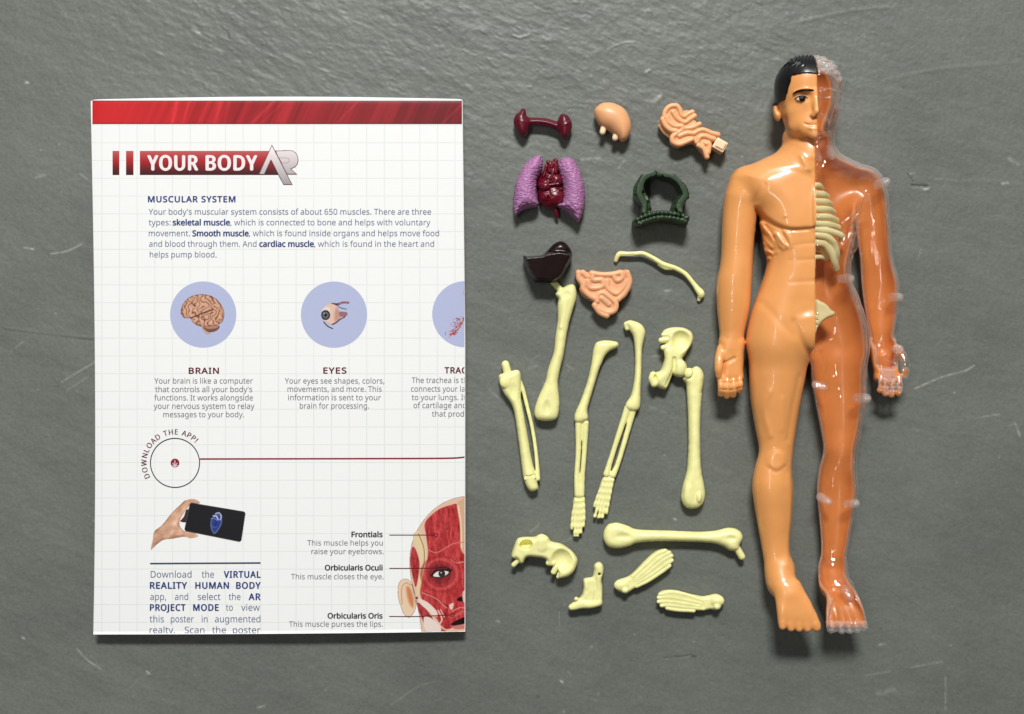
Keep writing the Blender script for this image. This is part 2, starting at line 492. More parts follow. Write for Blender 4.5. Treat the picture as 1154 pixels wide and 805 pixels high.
for (x, y, r, z) in ((345, 335, 42, 15), (480, 290, 62, 16), (468, 440, 88, 15), (380, 350, 50, 17), (390, 440, 60, 14)):
    (a, b), = k3([(x, y)]); v.ell((a, b, z), (r / 8.47, r / 8.47, 6.5), 0.6)
for l, r, z in (([(405, 120), (425, 150), (415, 205)], 2.6, 19), ([(470, 105), (478, 150), (472, 210)], 2.8, 20), ([(385, 150), (375, 200), (360, 250)], 2.0, 17),
                ([(440, 190), (440, 240), (420, 300)], 2.0, 20), ([(395, 240), (385, 300), (350, 330)], 1.6, 20), ([(450, 130), (435, 170)], 2.4, 20)):
    v.tube([(p[0], p[1], z, r) for p in k3(l)], k=0.5)
for l in ([(398, 442), (430, 408), (480, 380), (535, 372)], [(330, 370), (390, 345), (440, 335), (505, 330)]):
    v.tube([(p[0], p[1], 21.5, 0.9) for p in k3(l)], k=0.8)
for l in ([(410, 425), (450, 395), (500, 372)], [(320, 420), (360, 400), (400, 405)], [(340, 285), (400, 290), (440, 310)]):
    v.tube([(p[0], p[1], 21.2, 1.0) for p in k3(l)], k=0.8, op='sub')
v.tube([(p[0], p[1], z, 2.0) for p, z in zip(k3([(468, 535), (475, 570), (490, 620)]), (10, 9, 7))], k=1)
v.disp(0.3 * vnoise(v.X2 / 3, v.Y2 / 3, 0, 4))
solid('heart', v, M['heart'], LP, zref=10)

# ---- dark green ring organ
k4 = Z(700, 185, 8.944)
GR = k4([(200, 530), (190, 450), (150, 390), (122, 330), (125, 260), (165, 190), (200, 130), (245, 118), (290, 105), (330, 75), (365, 98), (420, 122), (490, 125), (540, 165), (600, 220), (642, 280), (655, 340), (640, 400), (603, 460), (590, 530),
         (495, 520), (500, 410), (560, 335), (570, 280), (520, 212), (450, 175), (350, 160), (262, 175), (215, 230), (232, 290), (270, 360), (292, 430), (290, 520)])
GB = k4([(110, 580), (200, 535), (330, 498), (450, 498), (590, 525), (665, 560), (650, 625), (600, 632), (500, 608), (390, 598), (280, 615), (170, 648), (122, 630)])
v = vol_for([GR, GB, k4([(400, 700)])], 34, 0.55)
v.pillow(GR, 9, 13, 2.2, k=0, bl=0, n=4)
v.pillow(GB, 11, 16, 2.5, k=1)
Dm = np.zeros_like(v.X2)
limbL = spline(k4([(210, 500), (210, 420), (165, 330), (180, 230), (225, 150), (300, 120)]), 5); limbR = spline(k4([(570, 500), (560, 430), (620, 340), (595, 260), (520, 165), (420, 135)]), 5)
for l in (limbL, limbR): Dm += 3.4 * np.exp(-(linedist(v.X2, v.Y2, l) / 2.6) ** 2)
v.disp(Dm)
v.disp(0.5 * vnoise(v.X2 / 4, v.Y2 / 4, 0, 6))
def beads(v, pts, n, r, z, k=0.3, dr=0):
    P = spline(pts, 8); s = np.concatenate([[0], np.cumsum(np.hypot(*np.diff(P[:, :2], axis=0).T))])
    for i in range(n):
        t = s[-1] * (i + 0.5) / n
        v.ell((np.interp(t, s, P[:, 0]), np.interp(t, s, P[:, 1]), z), (r, r, r), k)
beads(v, k4([(125, 590), (210, 550), (330, 516), (450, 516), (580, 540), (655, 572)]), 13, 2.7, 27.2)
beads(v, k4([(140, 625), (220, 595), (330, 562), (450, 560), (560, 580), (640, 605)]), 13, 2.7, 26.8)
v.tube([(p[0], p[1], 27.0, 1.2) for p in k4([(130, 606), (215, 572), (330, 540), (450, 538), (570, 560), (650, 590)])], k=0.5, op='sub')
beads(v, k4([(128, 330), (135, 260), (172, 195), (208, 140)]), 7, 3.0, 20)
beads(v, k4([(500, 135), (550, 185), (605, 240), (640, 310), (640, 370)]), 8, 3.0, 20)
tag(solid('green_ring_organ', v, M['green']), 'dark green horseshoe shaped organ standing on a beaded base', 'toy organ')

# ---- liver
k5 = Z(580, 265, 8.05)
LV = k5([(75, 195), (120, 197), (180, 192), (250, 183), (300, 138), (350, 85), (410, 58), (462, 78), (505, 130), (520, 190), (500, 250), (460, 325), (425, 390), (370, 432), (300, 438), (250, 430), (190, 432), (145, 395), (100, 300)])
v = vol_for([LV], 32, 0.7)
v.pillow(LV, 8, 13, 8, k=0, bl=2)
Dm = 5.0 * sstep(-3.5, 2.0, v.Y2 - np.interp(v.X2, [p[0] for p in k5([(60, 0), (260, 0), (400, 0), (530, 0)])], [p[1] for p in k5([(0, 205), (0, 198), (0, 178), (0, 200)])]))
v.disp(Dm * sstep(0.5, 4, -polysdf(v.X2, v.Y2, spline(LV, 5, True))))
LVo = solid('liver', v, M['liver']); tag(LVo, 'glossy blackish brown toy liver with a raised ridge', 'toy organ')

# ---- small intestine
SI = k5([(545, 350), (565, 315), (620, 325), (690, 342), (780, 340), (880, 342), (960, 325), (1010, 315), (1038, 355), (1057, 430), (1042, 500), (1000, 570), (940, 608), (930, 660), (890, 720), (830, 745), (770, 715), (720, 670), (700, 610), (620, 560), (585, 500), (590, 460), (555, 400)])
v = vol_for([SI], 28, 0.6)
v.pillow(SI, 7, 7.5, 5, k=0, bl=1)
tubes(v, k5, [[(575, 345), (580, 395), (615, 445), (622, 500), (680, 555), (720, 578)], [(615, 345), (655, 385)],
              [(700, 365), (712, 412), (785, 412), (800, 450)], [(655, 420), (680, 482), (760, 482), (800, 462)], [(695, 352), (780, 366), (880, 362), (955, 345)],
              [(835, 420), (842, 490), (920, 535), (980, 480), (1020, 415)], [(892, 370), (922, 418), (968, 392), (965, 350)],
              [(1015, 345), (1035, 430), (995, 525), (935, 585)],
              [(742, 605), (755, 545), (800, 530), (870, 580), (912, 625), (898, 685), (835, 705), (755, 670)], [(780, 572), (850, 632)], [(722, 640), (770, 705), (830, 733)]],
      3.4, 13.6, 0.15)
v.tube([(p[0], p[1], 17.2, 0.9) for p in k5([(735, 378), (800, 383), (850, 380)])], k=0.6, op='sub')
v.tube([(p[0], p[1], 15.5, 1.0) for p in k5([(795, 585), (850, 630)])], k=0.8, op='sub')
tag(solid('small_intestine', v, M['pink_peach']), 'pinkish peach tangle of toy intestine loops, flat along its top', 'toy organ')

# ================================================================ loose bones
def bone(name, v, label, cat='toy bone', parent=None):
    v.disp(0.12 * vnoise(v.X2 / 5, v.Y2 / 5, 0, 31))
    o = solid(name, v, M['bone'], parent)
    return tag(o, label, cat) if parent is None else o

# ---- thin curved bone
k6 = Z(680, 270, 8.877)
CL = [(128, 205, 3.5, 2.4), (140, 175, 5, 2.6), (165, 145, 6, 3.1), (230, 145, 7, 2.7), (310, 142, 7.5, 2.5), (400, 142, 8, 2.6), (500, 190, 8, 2.6), (600, 248, 7.5, 2.8), (720, 288, 7, 2.7), (820, 345, 6.5, 2.6), (900, 440, 6, 2.7), (945, 500, 6, 3.6), (978, 545, 6, 4.3), (965, 580, 4, 2.6), (962, 600, 3, 2.3)]
P = [k6([c[:2]])[0] + tuple(c[2:]) for c in CL]
v = vol_for([P], 18, 0.55)
v.tube(P, k=0); v.tube([(p[0], p[1], 6, 2.2) for p in k6([(560, 250), (620, 285), (680, 290)])], k=1.5)
v.tube([(p[0], p[1], 9.8, 0.9) for p in k6([(160, 155), (230, 160), (300, 155)])], k=0.8, op='sub')
bone('collar_bone', v, 'thin wavy cream bone lying beside the intestine')

# ---- upright thigh bone under the liver
r2 = Z(560, 260, 4.025); r3 = Z(550, 400, 3.66); r4 = Z(650, 350, 3.355); r5 = Z(560, 560, 3.98)
FB = r2([(265, 288), (292, 264), (335, 244), (355, 256), (361, 300), (346, 355), (326, 425), (312, 500), (302, 565)]) + r3([(297, 60), (288, 115), (294, 195), (287, 255), (262, 272), (205, 267), (191, 232), (205, 180), (235, 110), (248, 55)]) + r2([(256, 555), (265, 480), (275, 405), (274, 340), (278, 312)])
v = vol_for([FB, r2([(240, 220)])], 26, 0.65)
v.pillow(FB, 8.5, 8.5, 7.5, k=0, bl=2, n=4)
v.tube([(p[0], p[1], 9, 3.6) for p in r2([(255, 235), (292, 275)])], k=0.6)
v.ell(r2([(305, 290)])[0] + (19, ), (6, 7, 3.6), 2, 'sub'); v.ell(r3([(243, 215)])[0] + (20, ), (3.6, 8, 4.4), 2.5, 'sub')
v.tube([(p[0], p[1], 15.4, 1.4) for p in r2([(318, 305), (305, 360), (290, 440)])], k=2.5)
bone('thigh_bone', v, 'long cream bone with a square peg touching the dark liver')

# ---- lying thigh bone
FH = r5([(478, 190), (480, 150), (500, 122), (540, 115), (590, 130), (630, 145), (760, 150), (900, 155), (980, 150), (1040, 137), (1085, 150), (1101, 180), (1087, 213), (1080, 236), (1045, 240), (1010, 220), (960, 206), (850, 200), (720, 198), (630, 205), (590, 220), (540, 230), (500, 222)])
v = vol_for([FH, r5([(1120, 285)])], 26, 0.65)
v.pillow(FH, 8.5, 8.5, 7.5, k=0, bl=2, n=4)
v.tube([(p[0], p[1], 9, 4.0) for p in r5([(1062, 208), (1096, 266)])], k=0.5)
v.ell(r5([(560, 172)])[0] + (20.5, ), (9, 4, 4.6), 2.5, 'sub'); v.ell(r5([(1045, 182)])[0] + (19.5, ), (5.5, 3.5, 3.8), 2, 'sub')
bone('thigh_bone', v, 'horizontal cream bone lying across above the foot bones')

# ---- shin bone
TB = r3([(43, 92), (60, 76), (90, 68), (121, 62), (134, 78), (136, 120), (136, 180), (150, 260), (166, 350), (182, 440), (197, 490), (202, 520), (207, 552), (180, 563), (160, 546), (145, 505), (140, 470), (126, 360), (112, 260), (97, 205), (60, 150)])
v = vol_for([TB, r3([(50, 15)]), r3([(222, 500)])], 24, 0.6)
v.pillow(TB, 8, 8, 7, k=0, bl=2, n=4)
v.tube([(p[0], p[1], 9, 4.6) for p in r3([(72, 40), (82, 80)])], k=0.5, smooth=False)
v.tube([(p[0], p[1], 8, r) for p, r in zip(r3([(132, 112), (143, 140), (158, 200), (180, 290), (195, 380), (203, 460), (206, 510)]), (2.4, 2.2, 2.1, 2.1, 2.1, 2.2, 2.6))], k=1.0)
v.ell(r3([(105, 150)])[0] + (17.5, ), (4, 9, 3), 2, 'sub'); v.ell(r3([(70, 110)])[0] + (15.5, ), (6, 7, 3), 2)
v.tube([(p[0], p[1], 14.6, 1.0) for p in r3([(146, 500), (170, 497), (198, 492)])], k=0.8, op='sub')
v.tube([(p[0], p[1], 13.5, 1.2) for p in r3([(152, 510), (172, 508), (194, 504)])], k=0.8)
bone('shin_bone', v, 'shin bone with a peg on top and a thin second bone')

# ---- arm bones
def arm(upper, fore, hand, fingers, pegl, label, peg_r=2.6, dent=None):
    v = vol_for([upper, hand] + fore, 22, 0.55)
    v.pillow(upper, 7, 7, 6.5, k=0, bl=2, n=4)
    for l, r in zip(fore, (3.2, 3.0)):
        v.tube([(p[0], p[1], 6.5, r * (1.25 if i in (0, len(l) - 1) else 0.95)) for i, p in enumerate(l)], k=1.0)
    v.tube([(p[0], p[1], 8, peg_r) for p in pegl], k=1.0, smooth=False)
    v.pillow(hand, 4.6, 4.0, 3.5, k=1.0, n=4)
    for l in fingers:
        P = spline(l, 4); n = len(P)
        s = np.concatenate([[0], np.cumsum(np.hypot(*np.diff(P, axis=0).T))])
        for t in np.arange(0, s[-1] + 0.1, 1.0):
            ph = 0.5 + 0.5 * math.cos(2 * math.pi * t / 7.2)
            v.ell((np.interp(t, s, P[:, 0]), np.interp(t, s, P[:, 1]), 6.4), (1.55 + 0.5 * ph, 1.55 + 0.5 * ph, 2.3 + 0.55 * ph), 0.25)
    if dent: v.ell(dent + (14.5, ), (3, 4, 2.5), 1.5, 'sub')
    return bone('arm_bone', v, label)
U1 = r2([(436, 545), (447, 512), (470, 500), (500, 498), (545, 506), (544, 530), (515, 545), (490, 570), (472, 610)]) + r3([(455, 70), (425, 170), (410, 225), (412, 262), (398, 275), (380, 282), (358, 275), (358, 242), (385, 180), (413, 95)]) + r2([(428, 600)])
arm(U1, [r3([(374, 282), (372, 400), (366, 500), (370, 576)]), r3([(402, 282), (397, 400), (389, 500), (384, 576)])],
    r3([(355, 588), (396, 580), (398, 650), (394, 700), (372, 722), (348, 705), (350, 650)]),
    [r3([(362, 600), (350, 660), (345, 716)]), r3([(370, 600), (362, 690), (357, 756)]), r3([(378, 600), (374, 690), (369, 752)]), r3([(386, 600), (386, 680), (382, 734)]), r3([(393, 595), (396, 660), (393, 705)])],
    r2([(515, 515), (540, 517)]), 'arm bone whose top peg points right, left of its pair', 2.7)
U2 = r4([(183, 48), (203, 37), (240, 50), (258, 76), (255, 105), (246, 150), (244, 220), (241, 300), (238, 365), (215, 382), (188, 372), (185, 352), (205, 318), (216, 262), (220, 180), (214, 105), (200, 78)])
arm(U2, [r4([(192, 370), (155, 480), (125, 575), (113, 618)]), r4([(214, 372), (185, 480), (155, 580), (136, 622)])],
    r4([(103, 628), (140, 632), (132, 690), (118, 740), (90, 760), (68, 745), (82, 680)]),
    [r4([(106, 640), (80, 700), (66, 742)]), r4([(112, 640), (86, 720), (68, 778)]), r4([(120, 640), (98, 720), (82, 787)]), r4([(128, 640), (110, 720), (96, 783)]), r4([(136, 640), (122, 710), (112, 765)])],
    r4([(190, 68), (186, 52)]), 'arm bone whose top peg hooks left, beside the hip bone', 2.8)

# ---- hip bone with thigh bone
k7 = Z(725, 360, 8.95)
HP = empty('hip_and_thigh_bone', W(770, 420, 0), 'hip bone with its thigh bone plugged in', 'toy bone')
WING = k7([(188, 130), (225, 98), (300, 80), (400, 85), (470, 120), (500, 180), (482, 255), (430, 335), (388, 400), (420, 440), (435, 500), (412, 560), (365, 585), (300, 562), (285, 500), (290, 430), (240, 380), (210, 330), (178, 295), (200, 255), (225, 215), (205, 170)])
ISCH = k7([(210, 330), (250, 300), (300, 380), (298, 500), (285, 570), (235, 690), (205, 707), (130, 680), (68, 645), (60, 595), (100, 542), (160, 520), (188, 470), (208, 400)])
v = vol_for([WING, ISCH], 30, 0.6)
v.pillow(WING, 9, 9, 5.5, k=0, bl=1.5); v.pillow(ISCH, 9, 9, 6, k=1.0, bl=1.5)
v.ell(k7([(370, 215)])[0] + (25, ), (11.5, 13.5, 14), 2.0, 'sub')
v.ell(k7([(360, 490)])[0] + (13, ), (7, 9, 7), 2.5)
v.tube([(p[0], p[1], 14, 5) for p in k7([(245, 330), (258, 420), (235, 520), (160, 600)])], k=2.5)
v.tube([(p[0], p[1], 17.5, 1.6) for p in k7([(300, 400), (300, 480), (270, 570), (225, 660)])], k=2, op='sub')
v.ell(k7([(100, 590)])[0] + (20, ), (2.4, 5.5, 5), 1, 'sub')
v.tube([(p[0], p[1], 15, 4.0) for p in k7([(90, 560), (80, 600), (100, 650)])], k=1.5)
v.ell(k7([(112, 592)])[0] + (20, ), (2.0, 4.5, 6), 1, 'sub')
for (x1, y1, x2, y2, r) in ((192, 158, 225, 158, 2.6), (172, 214, 225, 208, 3.4), (190, 287, 230, 280, 3.0)):
    v.tube([(p[0], p[1], 15, r) for p in k7([(x1, y1), (x2, y2)])], k=0.4)
bone('hip_bone', v, None, parent=HP)
TF = k7([(392, 602), (410, 570), (418, 505), (450, 490), (485, 495), (530, 472), (580, 500), (606, 560), (600, 650), (582, 745)]) + r4([(472, 310), (466, 400), (465, 500), (469, 600), (483, 680), (478, 722), (455, 745), (415, 745), (394, 712), (400, 660), (415, 600), (421, 500), (419, 400), (415, 320)]) + k7([(432, 700), (425, 650)])
v = vol_for([TF], 28, 0.6)
v.pillow(TF, 8.5, 8.5, 7.5, k=0, bl=2, n=4)
v.ell(k7([(455, 545)])[0] + (15, ), (6, 6, 4), 3); v.tube([(p[0], p[1], 17, 1.2) for p in k7([(400, 610), (450, 600), (490, 560), (500, 500)])], k=2, op='sub')
v.ell(r4([(457, 702)])[0] + (15, ), (3.6, 7, 5), 0.5); v.ell(r4([(420, 690)])[0] + (15, ), (5, 11, 3), 2.5)
bone('thigh_bone', v, None, parent=HP)

# ---- loose hip bone
k8 = Z(570, 595, 8.05)
PV = k8([(50, 240), (78, 150), (100, 100), (145, 80), (200, 78), (255, 78), (310, 65), (375, 72), (412, 118), (500, 140), (580, 190), (635, 250), (650, 300), (622, 380), (572, 430), (500, 452), (470, 440), (472, 380), (440, 330), (385, 335), (355, 280), (270, 262), (195, 262), (160, 312), (130, 318), (100, 280), (60, 268)])
v = vol_for([PV, k8([(60, 360)])], 34, 0.6)
v.pillow(PV, 9, 9, 5.5, k=0, bl=1.5)
(a, b), = k8([(182, 140)]); v.ell((a, b, 19), (7.2, 5.6, 14), 1.0, 'sub', ang=-0.2)
v.tube([(p[0], p[1], 12, 7.5) for p in k8([(325, 110), (325, 160)])], k=2.0)
v.ell(k8([(505, 280)])[0] + (23.5, ), (13, 15, 12.5), 2.0, 'sub', ang=0.6)
v.tube([(p[0], p[1], z, 2.9) for p, z in zip(k8([(120, 285), (72, 330)]), (11, 10))], k=0.4)
v.tube([(p[0], p[1], 12, 3.3) for p in k8([(455, 345), (432, 392)])], k=0.4); v.tube([(p[0], p[1], 11, 2.2) for p in k8([(482, 410), (472, 438)])], k=0.4)
v.tube([(p[0], p[1], 13, 3.2) for p in k8([(385, 310), (430, 312)])], k=1.0)
bone('hip_bone', v, 'loose hip bone with a round hole and a scooped wing')

# ---- jaw
JW = k8([(702, 468), (735, 452), (785, 440), (798, 380), (800, 335), (838, 308), (878, 328), (887, 390), (868, 470), (876, 530), (876, 640), (860, 692), (800, 712), (700, 724), (600, 744), (570, 712), (600, 680), (660, 640), (692, 600), (703, 540)])
v = vol_for([JW], 24, 0.55)
v.pillow(JW, 6.5, 6.5, 3.0, k=0, bl=1, n=4)
v.tube([(p[0], p[1], 11, r) for p, r in zip(k8([(838, 345), (845, 400), (835, 480), (838, 560), (822, 660)]), (4.2, 3.8, 2.6, 2.0, 1.8))], k=1.2)
v.tube([(p[0], p[1], 9.5, r) for p, r in zip(k8([(592, 716), (680, 685), (760, 690), (845, 675)]), (2.8, 4.5, 4.5, 3.5))], k=2.5)
v.tube([(p[0], p[1], 13.6, 1.2) for p in k8([(808, 460), (812, 560), (800, 650)])], k=1.2, op='sub')
v.tube([k8([(845, 410)])[0] + (5, 1.7), k8([(845, 410)])[0] + (20, 1.7)], k=0.6, op='sub')
v.tube([(p[0], p[1], z, 2.4) for p, z in zip(k8([(660, 655), (636, 636)]), (8, 12))], k=0.4)
bone('jaw_bone', v, 'small cream jaw bone with an upright tab and tiny hole')

# ---- foot bones
k9 = Z(690, 610, 8.877)
def foot(outline, toes, knob, knob2, label):
    v = vol_for([outline], 22, 0.5)
    v.pillow(outline, 5.5, 5.5, 4.0, k=0, bl=1.5)
    for l in toes:
        v.tube([(p[0], p[1], 9.0, 2.35) for p in l], k=0.3)
    v.ell(knob + (10.5, ), (4.2, 3.8, 4.4), 0.8); v.ell(knob2 + (9.5, ), (8, 6, 4.6), 2.0)
    bone('foot_bone', v, label)
foot(k9([(25, 430), (60, 385), (160, 350), (240, 282), (330, 190), (420, 110), (520, 75), (575, 100), (603, 132), (603, 190), (572, 250), (480, 312), (350, 405), (240, 462), (150, 520), (100, 517), (40, 482)]),
     [k9(l) for l in ([(200, 350), (330, 230), (440, 128), (528, 92)], [(235, 370), (350, 268), (470, 165), (568, 110)], [(240, 392), (380, 288), (500, 190), (590, 142)], [(245, 415), (390, 328), (500, 250), (592, 188)], [(240, 445), (340, 398), (480, 308), (568, 242)])],
     k9([(125, 482)])[0], k9([(85, 435)])[0], 'foot bone lying aslant, its toes pointing up and right')
foot(k9([(450, 550), (480, 505), (540, 488), (650, 492), (720, 515), (820, 537), (910, 550), (970, 540), (1040, 527), (1100, 555), (1110, 600), (1085, 670), (1040, 690), (980, 682), (930, 690), (810, 697), (640, 693), (540, 670), (480, 640), (448, 600)]),
     [k9(l) for l in ([(475, 528), (560, 506), (680, 518), (830, 562), (905, 590)], [(460, 560), (560, 555), (700, 575), (830, 602), (890, 615)], [(460, 600), (560, 597), (700, 614), (830, 636), (880, 642)], [(490, 638), (580, 635), (700, 650), (850, 664), (910, 668)], [(545, 664), (640, 680), (810, 690)])],
     k9([(1040, 645)])[0], k9([(1045, 590)])[0], 'foot bone lying level, its toes pointing to the poster')
# ================================================================ anatomy figure
ZR = 35.0                                   # height of the figure's outline plane
def fr(pts, z=68):                          # front features: what is seen at p lies at height z
    return [eye(p[:2], z, ZR) + tuple(p[2:]) for p in pts]
hd = Z(860, 60, 5.75); ch = Z(800, 170, 5.017); lh = Z(800, 370, 8.95); rh = Z(970, 370, 8.95); ft = Z(850, 630, 8.243)
rb = Z(900, 190, 5.75); sc_ = Z(900, 310, 5.75); r6 = Z(790, 50, 3.096); r7 = Z(790, 290, 3.5); r8 = Z(790, 500, 3.5)
MID = 912.0
v = Vol(797, 54, 1032, 722, -2, 92, 1.0)
# legs
LEG = [(882, 325, 33, 12), (880, 350, 33, 27), (877.5, 375, 32, 32.5), (878, 400, 31, 33), (877, 424, 30, 31.5), (875.5, 450, 29, 28.5), (875.7, 484, 28, 22.8), (876, 508, 28, 19.2), (872.7, 530, 27, 21), (872.5, 551, 26, 23.1), (874.4, 583, 24, 20.1), (876, 614, 23, 16.1), (879.3, 643, 25, 15), (882, 660, 28, 16)]
LEGR = [(941, 325, 33, 12), (943, 350, 33, 26), (946, 375, 32, 30.8), (946.7, 400, 31, 30.8), (946.8, 424, 30, 31), (948.5, 450, 29, 28.5), (949.7, 484, 28, 23), (949, 508, 28, 19.2), (946, 530, 27, 21), (945.7, 555, 26, 22.7), (945.2, 588, 24, 18.8), (943.6, 620, 23, 15), (940.3, 645, 25, 14.3), (941.7, 662, 28, 16)]
for L in (LEG, LEGR): v.limb(L, k=0, zs=0.88); v.tube(L[-2:], k=2, zs=0.88)
# torso
TOR = [(888, 150), (886, 166), (862, 178), (842, 188), (831, 200), (838, 225), (854, 240), (858, 256), (861, 275), (865, 292), (863, 306), (857, 324), (851, 342), (847, 365), (845.5, 392), (862, 412), (890, 414), (911.5, 404), (934, 414), (962, 412), (976.5, 395), (975, 370), (969, 343), (961, 318), (958.5, 303), (960, 290), (965, 270), (967, 252), (970, 235), (988, 225), (993, 206), (983, 192), (960, 180), (938, 168), (935, 150)]
v.pillow(TOR, 33, 32, 34, k=12, bl=7)
# arms
ARM = [(842, 207, 30, 20), (838, 222, 30, 20.5), (835.5, 236, 29, 19.8), (833.5, 255, 29, 18.8), (832.2, 282, 28, 18.2), (831, 300, 28, 18.6), (828.8, 318, 27, 20), (828, 347, 26, 18.5), (826.5, 378, 25, 13.7), (825, 393, 25, 13.5)]
ARMR = [(978, 208, 30, 20), (981, 222, 30, 20.5), (983, 236, 29, 20), (985.5, 255, 29, 18.8), (987.5, 275, 28, 18), (990, 292, 28, 18.2), (994.2, 319, 27, 20.5), (996, 349, 26, 18.4), (996.8, 378, 25, 13.5), (998, 393, 25, 13.2)]
for A in (ARM, ARMR):
    v.tube(A[:2], k=6); v.limb(A, k=1.2); v.tube(A[-2:], k=1.0)
# neck and head
v.tube([(910.5, 140, 36, 23), (910.5, 158, 34, 24), (910.5, 180, 32, 30)], k=14)
HEAD = [(909, 66), (893, 68), (881, 77), (874.5, 90), (873.5, 104), (875, 118), (880, 130), (884.5, 143), (893, 155), (903, 162), (910, 163.5), (917, 162), (926, 155), (934, 143), (939, 130), (943.5, 118), (945, 104), (944, 90), (938, 77), (926, 68)]
v.pillow(HEAD, 40, 35, 30, k=3, bl=3)
v.ell((875.5, 127, 36), (4.6, 10.5, 7), 1.5, ang=-0.15); v.ell((942.5, 127, 36), (4.6, 10.5, 7), 1.5, ang=0.15)
v.ell((874.5, 125, 43), (2.0, 5.5, 3), 1.0, 'sub', ang=-0.15)
for sx in (-1, 1):                                            # face relief
    X = lambda d: MID - 1.2 + sx * d
    v.ell((X(7), 148, 68), (11, 12, 7), 7)                   # jaw
    v.ell((X(17), 131, 58), (12.5, 12, 10), 6)               # cheek
    v.ell((X(14), 146, 58), (13, 11, 10), 7)                 # jaw corner
    v.ell((X(15), 118.5, 76.5), (9.0, 4.6, 4.0), 3, 'sub')   # eye socket
    v.ell((X(15), 118.8, 69.5), (6.6, 4.6, 4.6), 0.8)        # eyeball and lids
    v.tube([(X(4), 112, 75, 1.8), (X(12), 110.5, 75.5, 2.2), (X(22), 112, 70, 2)], k=2.5)
    v.tube([(X(5), 137.5, 76, 2.2), (X(4), 138.5, 78, 2.0)], k=1.5)   # nostril wing
v.tube([(MID - 1.2, 113, 73, 2.6), (MID - 1.5, 124, 76.5, 3.0), (MID - 2, 134, 80, 3.6)], k=5)
v.tube([(MID - 14, 146, 72.5, 0.8), (MID - 7, 148.5, 75.5, 0.9), (MID - 1, 148.2, 76.6, 0.9)], k=1.2, op='sub')
v.tube([(MID - 11, 150.5, 73, 1.4), (MID - 6, 152, 75, 1.7), (MID, 152, 75.5, 1.7)], k=1.5)
v.ell((MID - 1, 158, 72), (7, 5.5, 5), 4)
# hands
def hand(zf, m, palm, thumb, fing):
    v.pillow(zf(palm), 26, 12, 9, k=1.5, bl=1.5)
    v.tube([(a[0], a[1], z, r) for a, z, r in zip(zf(thumb), (30, 35, 38, 36), (4.6, 5.2, 4.8, 3.9))], k=1.6)
    for (x, y0, y1, r) in fing:
        P = zf([(x, y0), (x, (y0 + y1) / 2), (x + 4 * m, y1 - r * 8)])
        v.tube([(P[0][0], P[0][1], 33, r), (P[1][0], P[1][1], 37, r), (P[2][0], P[2][1], 32, r * 0.96)], k=0.5)
hand(lh, 1, [(130, 80), (350, 90), (356, 260), (350, 420), (335, 540), (95, 540), (112, 420), (105, 320), (85, 270), (98, 190)],
     [(120, 200), (95, 300), (86, 400), (92, 480)], [(112, 490, 695, 3.9), (172, 490, 715, 4.0), (236, 490, 705, 4.0), (300, 480, 660, 3.7)])
hand(rh, -1, [(125, 90), (350, 80), (385, 190), (400, 280), (395, 330), (400, 430), (430, 540), (180, 540), (155, 430), (130, 290)],
     [(385, 200), (425, 290), (448, 390), (442, 475)], [(205, 480, 655, 3.7), (262, 490, 690, 4.0), (326, 490, 705, 4.0), (390, 490, 690, 3.9)])
# feet: rows of toes fanning out from the ankle
def foot_of(zf, ankle, toes):
    (ax, ay), = zf([ankle])
    v.tube([(ax, ay - 12, 25, 15.5), (ax, ay, 30, 15.5), (ax + 0.4 * (zf([toes[2][:2]])[0][0] - ax), ay + 14, 38, 13.5)], k=6)
    for (tx, ty, r) in toes:
        (px, py), = zf([(tx, ty)])
        v.tube([(ax + 0.35 * (px - ax), ay + 8, 38, 9), (ax + 0.75 * (px - ax), ay + 0.55 * (py - ay), 45, 7.0), (px + 0.02 * (ax - px), py - 8, 47, r * 1.15)], k=5)
    for (tx, ty, r) in toes:
        (px, py), = zf([(tx, ty)])
        v.tube([(px + 0.05 * (ax - px), py - 10, 48, r), (px, py - r, 48, r * 0.98)], k=0.9)
foot_of(ft, (262, 200), [(240, 640, 4.3), (318, 655, 4.5), (392, 660, 4.5), (468, 662, 4.6), (553, 658, 5.4)])
foot_of(ft, (755, 200), [(695, 672, 5.6), (785, 676, 4.6), (856, 674, 4.6), (925, 664, 4.5), (985, 645, 4.4)])

# ---- skin relief, added on the front half
D = np.zeros_like(v.X2); X2, Y2 = v.X2, v.Y2
def mir(pts): return [(2 * MID - 1.0 - p[0], p[1]) for p in pts]
def line(pts, amp, w):
    global D
    for Q in (pts, mir(pts)): D += amp * np.exp(-(linedist(X2, Y2, spline(Q, 5)) / w) ** 2)
def raised(poly, amp, w, fade=None):
    global D
    for Q in (poly, mir(poly)): D += amp * sstep(w, -w, polysdf(X2, Y2, spline(Q, 5, True))) * (sstep(fade[0], fade[1], Y2) if fade else 1)
C = lambda pts, z=64: fr(ch(pts), z)
raised(C([(270, 285), (290, 320), (330, 370), (385, 415), (450, 440), (540, 438), (600, 425), (605, 250), (560, 160), (420, 110), (300, 170)]), 3.6, 3.0, (186, 250))      # chest
line(C([(285, 325), (330, 378), (385, 424), (450, 448), (540, 446), (600, 436)]), -1.6, 1.6)
for l, a in (([(300, 400), (320, 440), (350, 475)], 2.0), ([(290, 440), (315, 500), (350, 545)], 2.0), ([(370, 470), (395, 510), (430, 545)], 2.3), ([(295, 500), (325, 555), (365, 580)], 2.0), ([(355, 490), (385, 535), (410, 555)], 1.6), ([(300, 540), (330, 590), (345, 605)], 1.6), ([(415, 460), (440, 500), (450, 545)], 1.5)):
    line(C(l, 55), a, 2.3)
